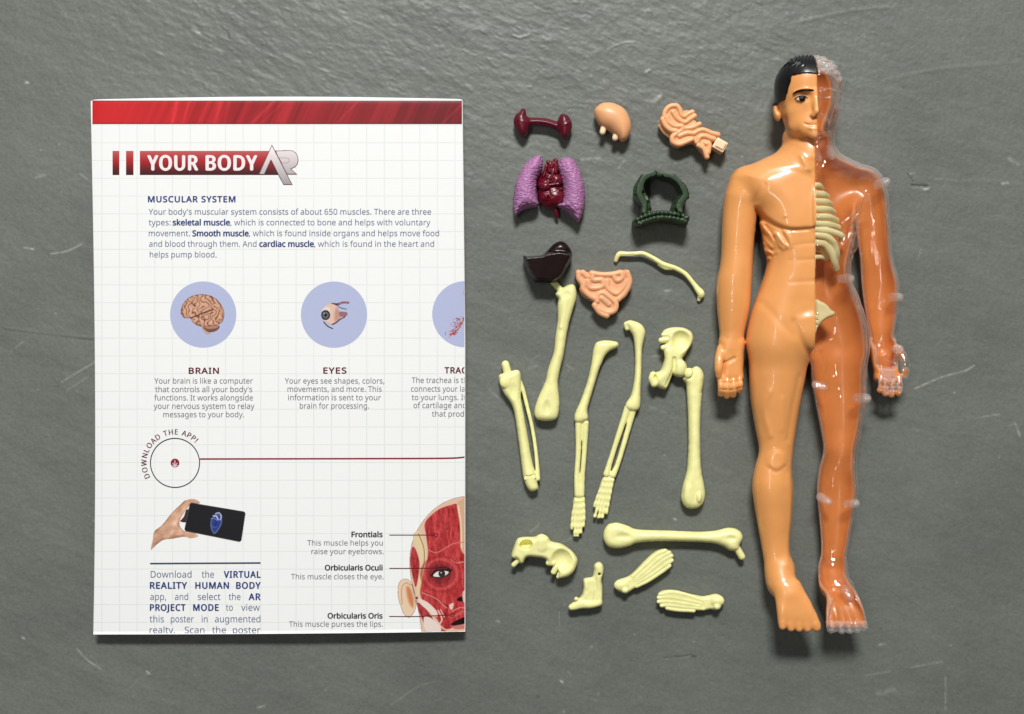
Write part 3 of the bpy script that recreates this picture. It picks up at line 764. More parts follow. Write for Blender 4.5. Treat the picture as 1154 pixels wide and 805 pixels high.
for l in ([(325, 420), (350, 470), (365, 500)], [(350, 460), (372, 520), (395, 560)], [(300, 470), (335, 530), (375, 590)], [(400, 455), (420, 500), (440, 545)]):
    line(C(l, 55), -1.2, 1.2)
for y in (528, 618, 742, 452): line(C([(455, y + (14 if y == 528 else 2)), (530, y - 2), (600, y - 6)]), -0.42 if y != 452 else 0.3, 2.0)
for (x, y) in ((530, 485), (535, 570), (535, 680), (530, 790)):
    (a, b), = C([(x, y)]); 
    for q in ((a, b), mir([(a, b)])[0]): D += 0.22 * np.exp(-((X2 - q[0]) / 17) ** 4 - ((Y2 - q[1]) / 9) ** 4)
line(C([(455, 470), (447, 560), (455, 680), (470, 800)]), -0.2, 5)
line([(q[0], q[1]) for q in C([(515, 25), (530, 65), (560, 108)])], 1.5, 2.6)                         # neck strap
line(C([(330, 95), (430, 85), (520, 105), (575, 112)]), 0.6, 4)                                       # collar bone
line(C([(575, 60), (582, 110)]), -1.2, 4)
(a, b), = C([(422, 372)]); 
for q in ((a, b), mir([(a, b)])[0]): D += 1.4 * np.exp(-((X2 - q[0]) ** 2 + (Y2 - q[1]) ** 2) / 2.2)
line(C([(262, 285), (270, 250), (300, 200)], 52), -1.2, 3)                                            # shoulder groove
G = lambda pts, z=58: fr(r7(pts), z)
line(G([(362, 255), (385, 320), (410, 360), (447, 384)]), -1.5, 3.4)                                  # groin
raised(G([(372, 240), (395, 310), (425, 362), (452, 378), (480, 340), (480, 230)]), 1.2, 5)
line(G([(245, 180), (310, 260), (360, 310)]), -0.7, 4)
line(G([(270, 530), (250, 600), (278, 705)], 52), 1.1, 3.2); line(G([(320, 560), (322, 680)], 52), 0.8, 3.2); line(G([(385, 470), (360, 600), (345, 720)], 48), -1.0, 3.5)
K = lambda pts, z=48: fr(r8(pts), z)
line(K([(270, 96), (300, 112), (332, 92)]), -0.7, 2.2); raised(K([(270, 50), (300, 30), (330, 45), (335, 85), (300, 104), (268, 88)]), 1.6, 3.5)
line(K([(345, 130), (355, 300), (340, 480)], 40), 0.8, 3.5)
line(fr(lh([(140, 350), (190, 332), (245, 300)]), 36), -2.0, 1.3)
line(fr(lh([(125, 480), (140, 400), (150, 345)]), 36), -1.0, 1.4)
for y, x0, x1 in ((545, 110, 330), (618, 105, 330)):
    line(fr(lh([(x0, y), ((x0 + x1) / 2, y + 4), (x1, y - 22)]), 38), -1.0, 0.9)
# hair strands (painted side and moulded on the clear side)
HAIR = [(862, 50), (MID, 50), (MID, 92), (898, 91), (885.5, 92.5), (882.5, 105), (879.5, 117), (874, 120), (862, 118)]
for l, a in (([(885, 228), (868, 262), (838, 320), (792, 372), (738, 420)], 1.7), ([(900, 285), (876, 240), (856, 300), (842, 372), (836, 440)], 1.4), ([(850, 330), (826, 400), (800, 460), (770, 520)], 1.3), ([(838, 430), (818, 490), (800, 545)], 1.2), ([(820, 235), (850, 240), (880, 228)], 1.2)):
    D += a * np.exp(-(linedist(X2, Y2, spline(C(l, 56), 5)) / 1.3) ** 2)
hmask = np.maximum(sstep(1.5, -1.5, polysdf(X2, Y2, HAIR)), sstep(1.5, -1.5, polysdf(X2, Y2, mir(HAIR))))
strand = np.sin((X2 + 0.45 * (Y2 - 60) * np.sign(X2 - 905) + 2.2 * vnoise(X2 / 6, Y2 / 6, 0, 3)) * 1.9) + 0.8 * vnoise(X2 / 2.2, Y2 / 4, 0, 8)
Dr = D * 1.0
Dr += np.where(X2 > MID, hmask * (0.5 * strand + 2.8 * np.minimum(worley(X2 / 9.5, Y2 / 7.0, 12), .55)), 0)
Dr += np.where(X2 > MID, 0.7 * vnoise(X2 / 8, Y2 / 16, 0, 14) + 0.22 * vnoise(X2 / 3, Y2 / 5, 0, 15), 0)
toe = sstep(692, 699, Y2) * (X2 > MID + 11)
Dr += toe * (1.2 * np.minimum(worley(X2 / 4.5, Y2 / 4.5, 5), .6) - .4)
wz = sstep(22, 40, v.z)[None, None, :]
F0 = v.F.copy()
F = v.F - (Dr[:, :, None] * wz).astype(np.float32)
F = np.maximum(F, (-v.z[None, None, :]).astype(np.float32))            # flat where the back rests
# ---- solid painted half + hollow back shell of the other half = one body
ZC = (24 - 3 * sstep(400, 420, Y2) + 25 * sstep(648, 676, Y2) - 60 * sstep(706, 708, Y2) + 8 * sstep(380, 392, Y2) * (X2 > 980) + 6 * sstep(410, 418, Y2) * (X2 > 980))[:, :, None]
xx = v.x[:, None, None]; zz = v.z[None, None, :]
MY = (MID + 11.8 * sstep(600, 640, v.y))[None, :, None]
left = np.maximum(F, xx - MY)
back = np.maximum(np.maximum(F, -(F0 + 3.2)), np.maximum(zz - ZC, MY - 4 * (MY < MID + 1) - xx))
back = np.maximum(back, (Y2 - 705 - 1.6 * np.sin(X2 * 0.72))[:, :, None])
body_F = np.minimum(left, back).astype(np.float32)
FIG = empty('anatomy_figure', W(MID, 400, 0), 'toy man lying face up, half painted skin and half clear', 'toy figure')
body = solid('body', v, M['skin'], FIG, zref=ZR, F=body_F, smooth=3)
me = body.data; me.materials.append(M['shell_orange'])              # the back shell takes a slightly darker orange than the left half
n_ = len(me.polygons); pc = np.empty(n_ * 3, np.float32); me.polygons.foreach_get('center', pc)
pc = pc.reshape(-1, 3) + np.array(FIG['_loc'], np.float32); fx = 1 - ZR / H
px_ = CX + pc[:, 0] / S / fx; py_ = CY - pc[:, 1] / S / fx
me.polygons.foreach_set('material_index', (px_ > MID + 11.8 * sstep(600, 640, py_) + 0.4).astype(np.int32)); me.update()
body['label'] = 'painted skin half and hollow back shell'
# ---- clear front shell
shell = np.maximum(np.maximum(F, -(F + 2.4)), np.maximum(ZC + 0.6 - zz, MY + 0.8 - xx)).astype(np.float32)
reg = zz - ZC - 3.0                                              # moulded flange, hair, fingers and toes are cloudier
reg2 = np.minimum(np.minimum(697 - Y2, np.where(X2 > 975, 436 - Y2, 50)), polysdf(X2, Y2, mir([(862, 48), (MID + 2, 48), (MID + 2, 91), (894, 92), (886, 98), (872, 104), (862, 104)])))
reg = np.minimum(reg, reg2[:, :, None])
fr_o = solid('shell_rim', v, M['frost'], FIG, zref=ZR, F=np.maximum(shell, reg).astype(np.float32), smooth=1)
fr_o['label'] = 'cloudy clear flange, hair, fingers and toes'
shell = np.maximum(shell, -reg).astype(np.float32)
sh = solid('clear_shell', v, M['clear'], FIG, zref=ZR, F=shell, smooth=1)
sh['label'] = 'clear front shell over the hollow half'
# ---- hair, brow, eye, lips on the painted half
def sub(x0, y0, x1, y1, z0, z1, h=0.6):
    return Vol(x0, y0, x1, y1, z0, z1, h)
ht = sub(866, 56, 914, 124, 6, 84, 0.7)
ix = np.clip(np.round((ht.x - v.x[0])).astype(int), 0, len(v.x) - 1)
def tri(A, w):                                     # trilinear sample of the body field on a finer grid
    gx, gy, gz = w.x - v.x[0], w.y - v.y[0], w.z - v.z[0]
    for ax, g in enumerate((gx, gy, gz)):
        i = np.clip(np.floor(g).astype(int), 0, A.shape[ax] - 2); t = (g - i).astype(np.float32)
        sh_ = [1, 1, 1]; sh_[ax] = -1
        A = np.take(A, i, ax) * (1 - t.reshape(sh_)) + np.take(A, i + 1, ax) * t.reshape(sh_)
    return A
hm = polysdf(ht.X2, ht.Y2, HAIR)
st = np.sin((ht.X2 + 0.7 * (ht.Y2 - 60) + 2.5 * vnoise(ht.X2 / 9, ht.Y2 / 9, 0, 3)) * 1.5)
hf = tri(F, ht) - 1.3 - (0.7 * st * sstep(86, 78, ht.Y2))[:, :, None]
hf = np.maximum(np.maximum(hf, hm[:, :, None] - 0.25 * st[:, :, None]), np.maximum(12 - ht.z[None, None, :], (ht.x - MID + 0.2)[:, None, None]))
solid('hair', ht, M['hair'], FIG, zref=ZR, F=hf.astype(np.float32))
v.F = F
def patch(name, poly, mat, off, z0=40):
    P = np.array(poly)
    w = sub(P[:, 0].min() - 3, P[:, 1].min() - 3, P[:, 0].max() + 3, P[:, 1].max() + 3, z0, 88, 0.45)
    f = np.maximum(np.abs(tri(F, w)) - off, polysdf(w.X2, w.Y2, spline(poly, 4, True))[:, :, None])
    return solid(name, w, mat, FIG, zref=ZR, F=f.astype(np.float32))
def blob(c, rx, ry, n=14): return [(c[0] + rx * math.cos(2 * math.pi * i / n), c[1] + ry * math.sin(2 * math.pi * i / n)) for i in range(n)]
patch('eyebrow', fr(hd([(196, 262), (215, 243), (255, 236), (318, 240), (318, 250), (260, 252), (225, 256)]), 73), M['black'], 1.0)
ec = fr(hd([(246, 297)]), 73)[0]
patch('eye', fr(hd([(216, 298), (230, 287), (250, 281), (270, 287), (278, 299), (264, 307), (240, 309), (226, 305)]), 73), M['eyewhite'], 0.5)
ic = fr(hd([(250, 294)]), 73)[0]
patch('iris', blob((ic[0] + .4, ic[1]), 3.7, 3.3), M['black'], 0.9)
patch('eyelid_line', fr(hd([(206, 296), (225, 280), (250, 274), (280, 282), (290, 300), (277, 289), (250, 281), (228, 287)]), 73), M['black'], 0.7)
# ---- clear connecting pegs on the clear half
def peg(c, r, z, axis, n=5.0, rr=None):
    w = Vol(c[0] - r - n - 3, c[1] - r - n - 3, c[0] + r + n + 3, c[1] + r + n + 3, z - r - n - 3, z + r + n + 3, 0.55)
    a = np.array(axis, float); a /= np.linalg.norm(a)
    p, q = np.array((c[0], c[1], z)) - a * n, np.array((c[0], c[1], z)) + a * n
    w.tube([tuple(p) + (r,), tuple(q) + (r,)], k=0)
    w.tube([tuple(q - a * 0.5) + (r * 0.5,), tuple(q + a * 2.5) + (r * 0.45,)], k=0, op='sub')
    solid('clear_peg', w, M['frost'], FIG, zref=ZR)
for (x, y), r, z, ax in [(r6([(630, 485)])[0], 4.8, 38, (1, -.3, .3)), (r7([(570, 85)])[0], 4.8, 40, (1, 0, .3)), (r7([(768, 158)])[0], 4.6, 36, (.6, 0, .8)),
                         (r7([(775, 362)])[0], 4.6, 40, (.1, 0, 1)), (r7([(468, 508)])[0], 4.2, 42, (1, .35, .3)), (r7([(634, 557)])[0], 5.4, 40, (1, 0, .4)),
                         (r8([(486, 220)])[0], 4.8, 36, (.8, .5, .4)), (r8([(592, 238)])[0], 4.6, 36, (1, -.2, .4)), (r8([(577, 590)])[0], 4.8, 42, (.4, .8, .4)),
                         (r6([(452, 378)])[0], 4.0, 46, (.3, 1, .4)), (r6([(408, 388)])[0], 3.4, 46, (.3, 1, .4))]:
    (px, py) = fr([(x, y)], z)[0]
    peg((px, py), r, z, ax)
# ---- half rib cage, backbone and sacrum inside
Bc = lambda pts, z: [eye(p, z, ZR) + (z,) for p in rb(pts)]
w = Vol(905, 200, 960, 312, 8, 62, 0.6)
for l, r, z0, z1 in (([(112, 108), (140, 108), (165, 122)], 3.2, 46, 34), ([(112, 162), (165, 163), (206, 172)], 3.6, 49, 34), ([(112, 212), (185, 212), (232, 222)], 3.5, 51, 34), ([(112, 262), (195, 260), (250, 272)], 3.6, 52, 34),
                     ([(112, 312), (200, 310), (270, 326)], 3.6, 52, 34), ([(112, 357), (200, 358), (280, 372)], 3.5, 51, 34), ([(115, 395), (210, 405), (292, 432), (300, 450)], 3.6, 49, 32),
                     ([(115, 430), (180, 440), (235, 478), (262, 540), (270, 580)], 3.7, 48, 32), ([(115, 480), (170, 490), (215, 540), (245, 600), (266, 640)], 4.0, 45, 30),
                     ([(112, 520), (160, 535), (190, 560)], 2.6, 38, 30), ([(112, 575), (150, 572), (190, 582)], 2.8, 34, 28), ([(205, 470), (225, 520), (240, 575)], 2.8, 42, 34)):
    P = Bc(l, z0); n = len(P)
    w.tube([(p[0], p[1], z0 + (z1 - z0) * (i / (n - 1)) ** 1.6, r) for i, p in enumerate(P)], k=0.8, zs=0.8)
w.box((MID + 1.5, 262, 46), 2.5, 42, 3, rnd=1, k=1.0)
w.box((MID + 1.5, 262, 16), 3.5, 50, 6, rnd=2, k=1.0)
solid('rib_cage', w, M['ribs'], FIG, zref=ZR)
w = Vol(906, 290, 926, 372, 6, 40, 0.6)
for i in range(8):
    w.ell((MID + 2.5, 298 + i * 6.6, 30), (3.2, 1.9, 3.5), 0.6)
w.box((MID + 0.5, 325, 24), 1.8, 34, 6, rnd=1, k=1)
solid('backbone', w, M['ribs'], FIG, zref=ZR)
SCp = [eye(p, 38, ZR) for p in sc_([(108, 172), (150, 170), (190, 195), (215, 225), (240, 242), (226, 268), (190, 282), (150, 312), (126, 345), (108, 375)])]
w = vol_for([SCp], 52, 0.6)
w.pillow(SCp, 34, 6, 3.5, k=0, bl=1)
for (x, y) in ((116, 258), (116, 294), (116, 325)):
    (a, b), = [eye(p, 40, ZR) for p in sc_([(x, y)])]; w.ell((a + 0.6, b, 41), (1.3, 1.3, 4), 0.4, 'sub')
solid('sacrum', w, M['ribs'], FIG, zref=ZR)
# ================================================================ poster
def v_of(y): return np.clip((np.asarray(y, float) - 110) / 603, 0, 1)
def sheet_z(x, y):
    x = np.asarray(x, float); t = v_of(y); u = np.clip((x - 102) / 422, 0, 1)
    z = 9 + 7 * t ** 2 + 2.0 * np.sin(math.pi * u) * (0.4 + 0.6 * t) + 0.5 * np.sin(u * 9 + 2 * t) * t
    z = z - 5 * np.exp(-np.clip(y - 109.5, 0, None) / 1.6)
    return z - 1.2 * np.exp(-np.clip(524 - x, 0, None) / 5.0) - 0.8 * np.exp(-np.clip(x - 103, 0, None) / 5.0)
def xl(y): t = v_of(y); return 102.2 + 5.2 * np.sin(np.clip(t / 0.66, 0, 1.52) * math.pi / 2) ** 1.0 - 0.6 * t ** 4
def xr(y): t = v_of(y); return 521.2 + 3.0 * np.clip(t * 2.2, 0, 1)
def yt(x): u = (np.asarray(x, float) - 102) / 420; return 112.2 - 2.9 * np.sin(np.clip(u, 0, 1) * math.pi) - 0.5 * u + 2.5 * np.exp(-(u * 420) / 2.0) + 1.5 * np.exp(-(1 - u) * 420 / 2.0)
def yb(x): u = (np.asarray(x, float) - 107) / 417; return 715.2 - 3.2 * u + 0.8 * np.sin(u * math.pi)
POS = empty('folded_poster', W(314, 412, 0), 'folded white poster printed with a half muscle face', 'poster')
def lift(P, dz):
    """printed things: seen at P, lying dz above the curved sheet"""
    P = np.asarray(P, float); z = sheet_z(P[:, 0], P[:, 1]) + dz; f = 1 - z / H
    return np.stack([(P[:, 0] - CX) * f * S, -(P[:, 1] - CY) * f * S, z * S], 1)
def sheet_mesh(name, mat, nu=110, nv=150, inset=0.0, dz=0.0, drop=0.0, shift=(0, 0)):
    us = np.concatenate([[0, .002, .005, .01], np.linspace(.02, .98, nu), [.99, .995, .998, 1]])
    vs = np.concatenate([[0, .001, .002, .0035, .005, .0075], np.linspace(.01, 1, nv)])
    G = np.zeros((len(vs), len(us), 2))
    for j, t in enumerate(vs):
        y0 = 109 + t * 606
        x = xl(y0) + us * (xr(y0) - xl(y0))
        G[j, :, 0] = x; G[j, :, 1] = yt(x) + t * (yb(x) - yt(x))
    P = G.reshape(-1, 2).copy()
    P[:, 0] = 314 + (P[:, 0] - 314) * (1 - inset) + shift[0]; P[:, 1] = 412 + (P[:, 1] - 412) * (1 - inset) + shift[1]
    T = lift(P, dz)
    if drop: T[:, 2] = np.maximum(T[:, 2] * (1 - drop), 0.0003 * 0.5)
    n = len(us); m = len(vs)
    q = [(j * n + i, (j + 1) * n + i, (j + 1) * n + i + 1, j * n + i + 1) for j in range(m - 1) for i in range(n - 1)]
    # paper thickness: underside and rim
    B = T.copy(); B[:, 2] -= 0.9 * S
    k = len(T); V = np.concatenate([T, B])
    q2 = [tuple(a + k for a in f[::-1]) for f in q]
    ring = [j * n for j in range(m)] + [(m - 1) * n + i for i in range(1, n)] + [j * n + n - 1 for j in range(m - 2, -1, -1)] + [i for i in range(n - 2, 0, -1)]
    q3 = [(ring[i], ring[i] + k, ring[(i + 1) % len(ring)] + k, ring[(i + 1) % len(ring)]) for i in range(len(ring))]
    q3 = [f[::-1] for f in q3]
    return link(name, raw_mesh(name, V, np.array(q + q2 + q3)), mat, POS)

def paper_mat():
    m = bpy.data.materials.new('printed paper'); m.use_nodes = True
    nt = m.node_tree; b = nt.nodes['Principled BSDF']; L = nt.links
    b.inputs['Roughness'].default_value = 0.42; b.inputs['Specular IOR Level'].default_value = 0.3
    at = nt.nodes.new('ShaderNodeAttribute'); at.attribute_name = 'lay'
    sx = nt.nodes.new('ShaderNodeSeparateXYZ'); L.new(at.outputs['Vector'], sx.inputs[0])
    def M_(op, a, bb=None, c=None):
        n = nt.nodes.new('ShaderNodeMath'); n.operation = op
        for i, q in enumerate((a, bb, c)):
            if q is None: continue
            if isinstance(q, (int, float)): n.inputs[i].default_value = q
            else: L.new(q, n.inputs[i])
        return n.outputs[0]
    def grid(o, off, sp):
        f = M_('FRACT', M_('DIVIDE', M_('SUBTRACT', o, off), sp))
        return M_('LESS_THAN', M_('ABSOLUTE', M_('SUBTRACT', f, 0.5)), 0.5 * 0.9 / sp)
    g = M_('MAXIMUM', grid(sx.outputs[0], 94.9 - 9.95, 19.9), grid(sx.outputs[1], 121.0 - 10, 20.02))
    n1 = nt.nodes.new('ShaderNodeTexNoise'); n1.inputs['Scale'].default_value = 25; n1.inputs['Detail'].default_value = 4
    tc = nt.nodes.new('ShaderNodeTexCoord'); L.new(tc.outputs['Object'], n1.inputs['Vector'])
    g2 = M_('MULTIPLY', g, M_('MULTIPLY_ADD', n1.outputs['Fac'], 0.5, 0.05))
    mx = nt.nodes.new('ShaderNodeMix'); mx.data_type = 'RGBA'
    mx.inputs['A'].default_value = srgb(238, 239, 238); mx.inputs['B'].default_value = srgb(178, 190, 180)
    L.new(g2, mx.inputs['Factor']); L.new(mx.outputs['Result'], b.inputs['Base Color'])
    n2 = nt.nodes.new('ShaderNodeTexNoise'); n2.inputs['Scale'].default_value = 60; n2.inputs['Detail'].default_value = 5
    L.new(tc.outputs['Object'], n2.inputs['Vector'])
    bp = nt.nodes.new('ShaderNodeBump'); bp.inputs['Strength'].default_value = 0.12; bp.inputs['Distance'].default_value = 0.0006
    L.new(n2.outputs['Fac'], bp.inputs['Height']); L.new(bp.outputs['Normal'], b.inputs['Normal'])
    return m
M['paper'] = paper_mat()
M['plain_paper'] = flat('plain paper', srgb(226, 226, 222), 0.5)
sheet = sheet_mesh('top_sheet', M['paper'])
me = sheet.data
co = np.empty(len(me.vertices) * 3, np.float32); me.vertices.foreach_get('co', co); co = co.reshape(-1, 3) + np.array(POS['_loc'], np.float32)
f = 1 - (co[:, 2] / S) / H
lay = np.stack([CX + co[:, 0] / S / f, CY - co[:, 1] / S / f, np.zeros(len(co))], 1).astype(np.float32)
a = me.attributes.new('lay', 'FLOAT_VECTOR', 'POINT'); a.data.foreach_set('vector', lay.ravel())
for i, (ins, dr, sh_) in enumerate([(0.006, 0.22, (1.5, -1)), (0.008, 0.42, (2, -1.5)), (0.010, 0.60, (1.5, -2)), (0.012, 0.78, (2.0, -2)), (0.013, 0.9, (2.5, -2.5))]):
    sheet_mesh('folded_sheet', M['plain_paper'], nu=24, nv=30, inset=ins, drop=dr, shift=sh_)

# ---- printing
def printed(name, P, faces, mat, dz=0.12, cols=None, label=None):
    me = raw_mesh(name, lift(P, dz), faces)
    if cols is not None:
        c = np.ones((len(P), 4), np.float32); c[:, :3] = cols
        a = me.attributes.new('ink', 'FLOAT_COLOR', 'POINT'); a.data.foreach_set('color', c.ravel())
    o = link(name, me, mat, POS)
    if label: o['label'] = label
    return o
M['ink'] = flat('picture ink', None, 0.4, 'ink')
def lin(c): return np.array(srgb(*c)[:3])
def raster(name, x0, y0, x1, y1, res, fn, dz=0.3, label=None):
    xs = np.arange(x0, x1 + res, res); ys = np.arange(y0, y1 + res, res)
    X, Y = np.meshgrid(xs, ys)
    rgb, mask = fn(X, Y)
    rgb = np.clip(rgb, 0, 255) / 255.0
    rgb = np.where(rgb <= 0.04045, rgb / 12.92, ((rgb + 0.055) / 1.055) ** 2.4)
    n, m = len(xs), len(ys)
    I = np.arange(n * m).reshape(m, n)
    q = np.stack([I[:-1, :-1], I[1:, :-1], I[1:, 1:], I[:-1, 1:]], -1)
    k = (mask[:-1, :-1] & mask[1:, 1:] & mask[1:, :-1] & mask[:-1, 1:])
    q = q[k]
    used = np.unique(q); mp = np.full(n * m, -1); mp[used] = np.arange(len(used))
    P = np.stack([X.ravel(), Y.ravel()], 1)[used]
    return printed(name, P, mp[q], M['ink'], dz, rgb.reshape(-1, 3)[used], label)
class Paint:
    def __init__(s, X, Y, zf, base):
        s.X, s.Y, s.zf = X, Y, zf
        s.C = np.zeros(X.shape + (3,)) + np.array(base, float); s.M = np.zeros(X.shape, bool)
    def lay(s, w, col, solid=True):
        w = np.clip(w, 0, 1)[..., None]; s.C = s.C * (1 - w) + (np.asarray(col, float)) * w
        if solid: s.M |= w[..., 0] > 0.5
    def poly(s, pts, col, soft=0.35, smooth=True, solid=True, amt=1.0):
        P = s.zf(pts); P = spline(P, 5, True) if smooth else np.array(P)
        s.lay(amt * sstep(soft, -soft, polysdf(s.X, s.Y, P)), col, solid)
    def stroke(s, pts, wd, col, soft=0.35, solid=True, amt=1.0):
        s.lay(amt * sstep(wd + soft, wd - soft, linedist(s.X, s.Y, spline(s.zf(pts), 5))), col, solid)

def red_band(X, Y):
    u = (X - 103) / 418
    C = np.array([196, 30, 36]) * (1 - u[..., None]) + np.array([122, 18, 28]) * u[..., None]
    C = C + 16 * np.exp(-((u - .12) / .2) ** 2)[..., None] * np.array([1, .3, .2])
    d = X + (Y - 113) * 0.45
    n = vnoise(d / 5.5, Y / 400, 0, 5) + 0.6 * vnoise(d / 2.2, Y / 300, 0, 6) + 0.5 * vnoise(d / 22, Y / 90, 0, 7)
    C = C + (n * 15 * sstep(0.0, .35, u))[..., None] * np.array([1.2, .6, .6])
    for x0, wd, a in ((197, 2.5, 34), (210, 1.2, 26), (246, 2.5, 26), (256, 1.4, 20), (297, 3, 30), (308, 1.5, 20), (392, 1.2, 26), (512, 1.6, 30)):
        k = 1.0 if x0 > 290 else 0.25
        C = C + (a * np.exp(-((X + (Y - 126) * k - x0) / wd) ** 2))[..., None] * np.array([1, .55, .55])
    e = np.minimum(np.abs(Y - 113.6), np.abs(Y - 139.6)); C = C * (1 - 0.5 * np.exp(-(e / 0.7) ** 2))[..., None]
    return C, (Y > 112.9) & (Y < 140.2) & (X > 103.6) & (X < 521.0)
raster('red_band', 102, 112, 523, 141, 0.7, red_band, 0.12)

lg = Z(120, 155, 5.017)
def banner(X, Y):
    t = np.clip((Y - 170) / 28, 0, 1)[..., None]
    C = np.where(t < .45, np.array([196, 92, 92]) * (1 - t / .45) + np.array([168, 28, 36]) * (t / .45), np.array([168, 28, 36]) * (1 - (t - .45) / .55) + np.array([48, 8, 14]) * ((t - .45) / .55))
    m = (Y > 170) & (Y < 197.7) & (((X > 126.8) & (X < 134.8)) | ((X > 142) & (X < 150.6)) | ((X > 157.6) & (X < 318)))
    return C, m
raster('banner', 126, 169, 320, 199, 0.4, banner, 0.12)
def ar(X, Y):
    p = Paint(X, Y, lg, (255, 250, 250))
    t = np.clip((Y - 163) / 45, 0, 1)[..., None]; g = np.array([252, 240, 240]) * (1 - t) + np.array([158, 152, 154]) * t
    R = [(955, 75), (1035, 72), (1058, 76), (1074, 90), (1083, 110), (1085, 132), (1080, 152), (1066, 168), (1044, 178), (1079, 209), (1022, 209), (985, 165)]
    R2 = [(975, 116), (1018, 116), (1030, 120), (1034, 130), (1030, 140), (1018, 145), (992, 145)]
    A = [(935, 40), (1052, 268), (1000, 268), (930, 130), (893, 210), (860, 210)]
    o = 0.55
    dR = polysdf(X, Y, lg(R)); dA = polysdf(X, Y, lg(A)); dR2 = polysdf(X, Y, lg(R2))
    p.lay(sstep(o, -.1, dR), (120, 70, 72)); p.lay(sstep(-.5, -.9, dR), g); p.lay(sstep(.4, 0, np.abs(dR2)), (150, 90, 92), False)
    p.lay(sstep(o, -.1, dA), (90, 50, 54)); p.lay(sstep(-.5, -.9, dA), np.broadcast_to(g * 1.03, p.C.shape))
    return p.C, p.M
raster('logo_letters', 288, 160, 340, 212, 0.35, ar, 0.5)

# discs
def disc_mesh(name, cx, cy, r, mat, dz, x1=None, r_in=None):
    n = 96
    th = np.linspace(0, 2 * math.pi, n, endpoint=False)
    rs = np.linspace(r_in or 0.01, r, 2 if r_in else 14)
    P = np.concatenate([np.stack([cx + q * np.cos(th), cy + q * np.sin(th)], 1) for q in rs])
    q = [(a * n + i, a * n + (i + 1) % n, (a + 1) * n + (i + 1) % n, (a + 1) * n + i) for a in range(len(rs) - 1) for i in range(n)]
    if x1:
        P[:, 0] = np.minimum(P[:, 0], x1)
        q = [f for f in q if min(P[list(f), 0]) < x1 - 1e-6]
    return printed(name, P, np.array(q)[:, ::-1], mat, dz)
M['disc'] = flat('periwinkle ink', srgb(180, 188, 220), 0.42)
for cx, cy, x1 in ((229, 354.6, None), (376.4, 354.7, None), (524.4, 354.2, 523.4)):
    disc_mesh('picture_disc', cx, cy, 37.3, M['disc'], 0.14, x1)
kb = Z(185, 310, 8.944); ke = Z(330, 310, 8.944); kt = Z(470, 310, 8.944); kp = Z(160, 555, 8.877); kf = Z(440, 550, 4.74)
def brain(X, Y):
    p = Paint(X, Y, kb, (190, 140, 115))
    p.poly([(375, 530), (430, 600), (470, 580), (440, 535)], (190, 160, 150))
    p.poly([(390, 525), (470, 510), (550, 508), (555, 540), (510, 572), (455, 578), (420, 560)], (120, 72, 58))
    p.poly([(400, 525), (470, 512), (540, 512), (530, 535), (450, 545)], (180, 130, 108), 1.0)
    P = spline(kb([(165, 370), (178, 310), (230, 240), (300, 203), (390, 193), (470, 208), (540, 252), (598, 340), (605, 430), (570, 490), (500, 512), (420, 522), (340, 515), (285, 475), (262, 438), (205, 437), (170, 400)]), 5, True)
    d = polysdf(X, Y, P)
    wx = X + 5.5 * vnoise(X / 6.5, Y / 6.5, 0, 2); wy = Y + 5.5 * vnoise(X / 6.5, Y / 6.5, 0, 22)
    rid = 1 - np.abs(np.sin(wx * 0.55 + 1.4 * np.sin(wy * 0.42)))
    c = np.array([214, 164, 136])[None, None] - (rid ** 2.2 * 125)[..., None] * np.array([1, .95, .9])
    c = c + (vnoise(X / 3, Y / 3, 0, 6) * 14)[..., None]
    c = c - (26 * sstep(338, 328, Y) * sstep(222, 228, X))[..., None]
    c = c * (0.72 + 0.28 * sstep(0, -2.0, d))[..., None]
    p.lay(sstep(.3, -.3, d), c)
    p.stroke([(265, 435), (340, 405), (400, 380), (490, 350)], .7, (92, 48, 42))
    return p.C, p.M
raster('brain_picture', 202, 330, 255, 380, 0.33, brain)
def eyep(X, Y):
    p = Paint(X, Y, ke, (222, 190, 176))
    p.stroke([(400, 292), (415, 330), (440, 345)], .9, (120, 60, 68)); p.stroke([(395, 292), (450, 295), (500, 280), (558, 278)], 1.4, (118, 62, 68))
    p.stroke([(470, 288), (520, 284), (552, 280)], .6, (168, 120, 124)); p.stroke([(440, 300), (480, 330), (540, 345)], .6, (60, 24, 30))
    p.poly([(285, 400), (292, 355), (330, 312), (380, 290), (435, 310), (478, 372), (500, 400), (480, 440), (430, 490), (395, 505), (340, 475), (300, 450)], (224, 190, 172))
    p.poly([(285, 400), (295, 350), (340, 320), (375, 350), (360, 450), (310, 450)], (236, 216, 204), 2.0)
    p.poly([(440, 330), (480, 375), (490, 420), (430, 480), (420, 400)], (196, 146, 132), 2.0)
    p.poly([(470, 372), (545, 375), (545, 412), (480, 420)], (150, 104, 112), .6)
    p.stroke([(398, 500), (440, 480), (475, 450), (525, 423)], .75, (84, 30, 34)); p.stroke([(312, 474), (350, 515), (402, 542)], .8, (46, 22, 24))
    (cx, cy), = ke([(330, 405)]); r = np.hypot(X - cx, (Y - cy) * .92)
    p.lay(sstep(5.5, 4.9, r), (34, 36, 42)); p.lay(sstep(3.9, 3.3, r), (96, 98, 104)); p.lay(sstep(1.9, 1.4, r), (12, 12, 14))
    p.lay(sstep(1.0, .4, np.hypot(X - cx + 1.6, Y - cy + 2)), (190, 190, 195))
    return p.C, p.M
raster('eye_picture', 360, 338, 394, 373, 0.33, eyep)
